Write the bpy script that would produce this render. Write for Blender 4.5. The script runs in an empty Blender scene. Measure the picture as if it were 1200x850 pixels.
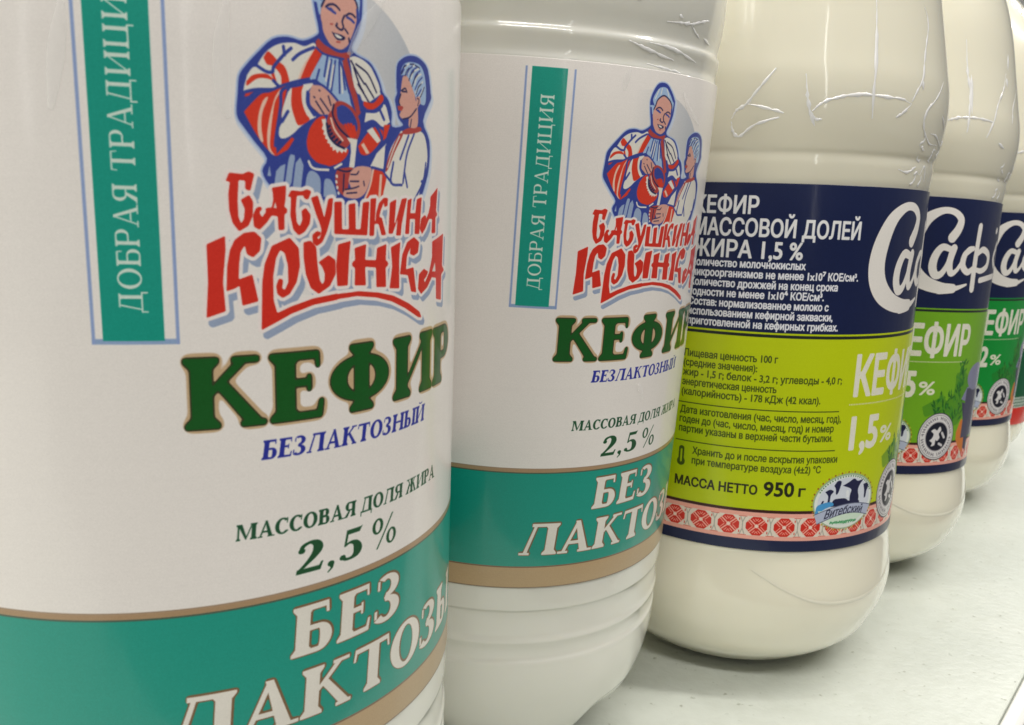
import bpy, math, random
import numpy as np
from mathutils import Vector, Matrix
random.seed(7)
R_ = math.radians
S = bpy.context.scene
C = S.collection

# ------------------------------------------------------------------ camera
cam_d = bpy.data.cameras.new('camera')
cam = bpy.data.objects.new('camera', cam_d); C.objects.link(cam)
PITCH, ROLL, CAM_H = R_(11.0889), R_(3.1769), 0.12883
fw = Vector((0, math.cos(PITCH), -math.sin(PITCH))); rt = Vector((1, 0, 0)); up = rt.cross(fw)
rt2 = math.cos(ROLL)*rt + math.sin(ROLL)*up; up2 = -math.sin(ROLL)*rt + math.cos(ROLL)*up
m = Matrix((rt2, up2, -fw)).transposed().to_4x4(); m.translation = (0, 0, CAM_H)
cam.matrix_world = m
cam_d.sensor_width = 36; cam_d.lens = 36*980.46/1200
cam_d.shift_x = 7.28/1200; cam_d.shift_y = 4.69/1200
cam_d.clip_start = 0.005; cam_d.clip_end = 60
cam_d.dof.use_dof = True; cam_d.dof.focus_distance = 0.165; cam_d.dof.aperture_fstop = 60
S.camera = cam

# ------------------------------------------------------------------ light and exposure
w = bpy.data.worlds.new('World'); S.world = w; w.use_nodes = True
bg = w.node_tree.nodes['Background']; bg.inputs[0].default_value = (1.0, 0.985, 0.96, 1); bg.inputs[1].default_value = 0.17
def area(name, loc, target, sx, sy, power, col=(1, 1, 1)):
    l = bpy.data.lights.new(name, 'AREA'); l.shape = 'RECTANGLE'; l.size = sx; l.size_y = sy; l.energy = power; l.color = col
    o = bpy.data.objects.new(name, l); C.objects.link(o); o.location = loc
    o.rotation_euler = (Vector(target)-Vector(loc)).to_track_quat('-Z', 'Y').to_euler(); return o
area('ceiling_lamp', (0.9, 0.2, 2.2), (0.1, 0.3, 0), 0.15, 2.4, 42, (1.0, .965, .915))
area('ceiling_lamp', (-1.1, -0.2, 2.0), (0.1, 0.3, 0), 0.15, 2.4, 20, (1.0, .965, .915))
area('ceiling_lamp', (-0.2, -1.4, 2.2), (0.1, 0.3, 0), 2.4, 0.15, 46, (1.0, .965, .915))
area('ceiling_lamp', (1.6, 2.6, 2.2), (0.1, 0.3, 0), 2.4, 0.15, 52, (1.0, .975, .94))
area('cooler_lamp', (0.75, -1.6, 0.75), (0, 0.2, .12), 0.03, 1.3, .9, (1.0, .98, .94))
area('cooler_lamp', (-0.75, -1.1, 0.75), (0, 0.2, .12), 0.08, 1.3, .9, (1.0, .98, .94))
S.view_settings.view_transform = 'Standard'; S.view_settings.look = 'None'
S.view_settings.exposure = 0.10; S.view_settings.gamma = 1.0
S.cycles.max_bounces = 8; S.cycles.use_denoising = True

# ------------------------------------------------------------------ print artwork (outlines in millimetres on the unrolled label)
LOGO=[[(-45.74,136.01),(-45.35,136.96),(-43.9,136.85),(-43.24,137.18),(-42.62,136.94),(-43.11,135.05),(-43.67,135.21),(-43.64,136.15),(-44.35,136.19),(-44.52,134.05),(-44.49,132.2),(-44.21,131.47),(-43.89,131.98),(-43.77,133.09),(-44.2,134.06),(-43.25,134.63),(-42.83,133.88),(-42.92,132.33),(-43.41,131.22),(-44.46,130.59),(-45.14,131.53),(-45.46,132.94),(-45.49,134.68),(-45.28,135.98)],[(-40.73,135.48),(-39.05,135.79),(-39.15,134.18),(-39.31,133.39),(-38.98,133.17),(-38.99,132.72),(-39.3,132.56),(-39.34,130.79),(-40.04,130.74),(-40.1,132.32),(-40.8,132.4),(-41.39,131.57),(-42.2,130.78),(-42.82,131.11),(-42.92,132.33),(-42.54,133.22),(-42.02,133.39),(-41.85,133.08),(-42.19,132.74),(-41.89,132.17),(-41.43,132.8),(-41.51,133.13),(-41.12,133.29),(-40.78,133.25),(-40.57,134.15),(-40.64,135.04)],[(-38.88,134.52),(-38.46,135.27),(-37.17,135.17),(-36.55,135.44),(-35.97,135.2),(-36.39,134.24),(-36.89,134.34),(-36.98,134.73),(-37.8,134.66),(-37.95,133.07),(-37.85,131.66),(-37.49,131.2),(-37.15,131.94),(-37.26,132.97),(-36.71,133.32),(-36.09,132.52),(-36.23,131.48),(-36.88,130.56),(-37.63,130.15),(-38.28,130.79),(-38.61,132.38),(-38.5,134.53)],[(-36.06,134.47),(-35.16,134.77),(-34.7,133.34),(-34.34,132.19),(-33.78,134.4),(-33.13,134.53),(-33.31,132.66),(-34.01,130.54),(-34.64,129.33),(-35.36,128.87),(-35.88,129.27),(-35.94,130.21),(-35.34,130.67),(-34.76,130.5),(-34.95,130.08),(-35.3,129.97),(-35.14,129.66),(-34.85,130.08),(-34.73,130.78),(-34.94,131.48),(-35.39,132.53)],[(-32.98,134.06),(-31.92,134.12),(-31.91,130.84),(-30.91,130.83),(-30.95,133.8),(-29.93,133.97),(-29.88,130.82),(-29.15,130.81),(-28.78,134.05),(-27.74,134.18),(-28.08,130.05),(-33.01,130.3)],[(-27.56,134.52),(-26.57,134.61),(-26.82,131.78),(-26.69,131.78),(-26.59,132.84),(-26.11,134.01),(-25.27,134.67),(-24.5,134.63),(-24.57,133.66),(-25.19,133.5),(-25.26,134.06),(-25.77,133.19),(-26.06,132.3),(-25.59,132.2),(-24.82,130.05),(-25.65,130.0),(-26.16,131.43),(-26.85,131.48),(-26.94,129.98),(-27.74,129.99)],[(-24.14,134.09),(-22.89,134.51),(-23.23,131.51),(-23.08,131.51),(-21.81,134.56),(-20.66,134.69),(-21.76,131.37),(-21.94,129.9),(-22.91,129.93),(-22.63,131.98),(-23.59,130.14),(-24.39,130.21)],[(-20.53,134.4),(-19.58,134.65),(-19.9,132.74),(-18.72,132.73),(-18.39,134.54),(-17.12,134.82),(-17.64,129.97),(-18.84,130.01),(-18.75,131.98),(-19.97,132.0),(-20.11,130.05),(-21.04,130.08)],[(-14.66,134.88),(-12.28,136.16),(-12.68,132.94),(-12.18,132.47),(-12.85,132.06),(-12.82,129.96),(-14.11,129.96),(-14.0,131.9),(-14.96,131.92),(-15.99,130.64),(-16.93,129.93),(-17.56,130.66),(-17.19,132.04),(-16.16,132.48),(-15.71,132.09),(-16.39,131.26),(-15.22,132.64),(-14.68,133.66)],[(-47.97,129.15),(-45.98,130.09),(-45.98,128.54),(-46.36,124.97),(-46.17,121.66),(-48.25,120.97),(-47.95,124.99)],[(-46.03,123.91),(-45.87,126.76),(-45.51,128.54),(-44.98,129.65),(-43.94,130.44),(-42.79,130.6),(-42.02,129.88),(-42.21,128.42),(-43.0,127.68),(-43.68,128.05),(-43.89,129.03),(-44.35,128.36),(-44.56,126.97),(-44.66,125.24),(-43.14,125.78),(-42.52,122.69),(-44.33,122.24),(-44.59,124.53),(-45.08,124.23)],[(-42.26,119.32),(-42.05,124.88),(-41.73,126.94),(-40.87,128.98),(-38.73,129.92),(-37.65,128.71),(-37.54,126.62),(-37.97,124.75),(-38.86,123.38),(-39.71,122.95),(-40.34,123.44),(-40.46,124.37),(-40.14,125.22),(-39.67,125.16),(-39.63,124.77),(-39.78,124.12),(-39.43,123.87),(-39.0,124.79),(-39.01,126.65),(-39.37,128.16),(-39.9,128.51),(-40.39,127.6),(-40.77,125.54),(-40.78,122.76),(-40.39,121.24),(-38.64,121.95),(-35.84,122.75),(-32.55,123.15),(-32.55,122.38),(-35.85,121.96),(-38.65,121.07),(-40.37,120.22)],[(-35.06,122.69),(-32.26,123.1),(-29.4,123.22),(-26.22,122.83),(-23.36,122.2),(-20.06,120.88),(-17.26,119.41),(-16.76,118.58),(-17.65,118.71),(-20.92,120.33),(-23.73,121.49),(-26.55,122.22),(-29.7,122.63),(-32.27,122.47),(-35.07,122.07)],[(-37.07,129.36),(-36.15,129.56),(-35.44,128.8),(-35.31,126.79),(-35.02,124.87),(-34.7,124.33),(-34.4,124.72),(-34.36,125.68),(-34.73,126.53),(-35.2,126.98),(-33.8,127.82),(-32.86,127.19),(-32.84,125.5),(-33.67,124.09),(-35.17,123.22),(-36.21,123.97),(-36.83,125.65),(-37.07,127.54)],[(-32.49,129.05),(-30.64,129.45),(-30.87,127.8),(-31.11,124.04),(-32.64,124.01),(-32.78,126.48)],[(-30.09,128.54),(-28.24,129.0),(-28.42,127.05),(-26.6,126.93),(-26.44,128.47),(-24.74,128.9),(-24.86,126.85),(-24.4,126.58),(-24.43,126.15),(-24.86,125.95),(-24.77,123.43),(-26.52,123.53),(-26.6,126.02),(-28.42,126.2),(-28.29,123.87),(-30.08,123.98),(-30.01,126.14),(-30.48,126.39),(-30.42,126.85),(-29.98,127.07)],[(-23.91,128.46),(-22.0,129.07),(-22.21,126.84),(-22.16,123.05),(-24.11,123.21),(-23.62,126.05)],[(-22.06,124.9),(-21.58,127.43),(-20.56,129.0),(-18.97,129.62),(-17.61,128.88),(-17.92,127.5),(-19.01,127.15),(-19.92,127.45),(-19.76,128.29),(-20.53,127.25),(-20.75,125.44),(-18.98,125.62),(-18.23,122.18),(-19.51,122.4),(-20.31,124.65)],[(-13.88,128.8),(-9.69,129.76),(-9.93,125.19),(-8.99,124.51),(-10.19,123.98),(-10.15,120.28),(-12.19,120.68),(-12.33,123.65),(-13.75,123.88),(-15.22,122.57),(-16.96,121.82),(-17.8,122.6),(-17.6,124.58),(-16.26,125.23),(-14.94,124.72),(-15.61,124.03),(-16.16,123.76),(-15.92,123.27),(-14.64,124.69),(-13.8,126.75)]]
HOLES=[[(-40.55,133.26),(-40.35,133.93),(-40.2,133.22)],[(-13.71,124.67),(-12.78,125.88),(-12.51,124.58)]]
SIL=[(-44.18,145.39),(-43.98,147.12),(-43.34,148.19),(-41.89,149.82),(-40.28,151.34),(-38.53,151.78),(-36.73,151.61),(-35.03,152.45),(-34.84,153.12),(-35.2,154.69),(-35.46,156.15),(-35.49,157.2),(-34.91,158.8),(-33.75,160.2),(-31.72,160.3),(-30.06,159.0),(-28.97,157.6),(-28.84,157.05),(-28.97,155.09),(-29.6,153.3),(-30.43,151.71),(-29.71,151.02),(-27.78,150.47),(-26.71,149.48),(-25.97,148.3),(-25.48,147.2),(-24.56,146.48),(-23.9,145.05),(-23.83,143.37),(-21.68,143.68),(-22.6,144.49),(-23.11,145.88),(-23.31,146.7),(-22.92,147.49),(-23.09,148.31),(-23.01,147.6),(-23.04,150.47),(-22.15,151.56),(-20.33,152.26),(-18.03,152.2),(-15.98,151.16),(-15.1,148.36),(-15.02,147.48),(-17.08,144.62),(-15.24,142.24),(-15.14,139.32),(-16.0,136.9),(-18.31,133.94),(-23.24,133.22),(-30.38,133.03),(-33.19,133.34),(-36.33,134.01),(-39.47,135.11),(-40.96,135.78),(-41.75,137.29),(-41.18,138.66),(-42.58,140.48),(-43.79,142.07),(-44.22,142.72),(-44.36,143.56)]
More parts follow.
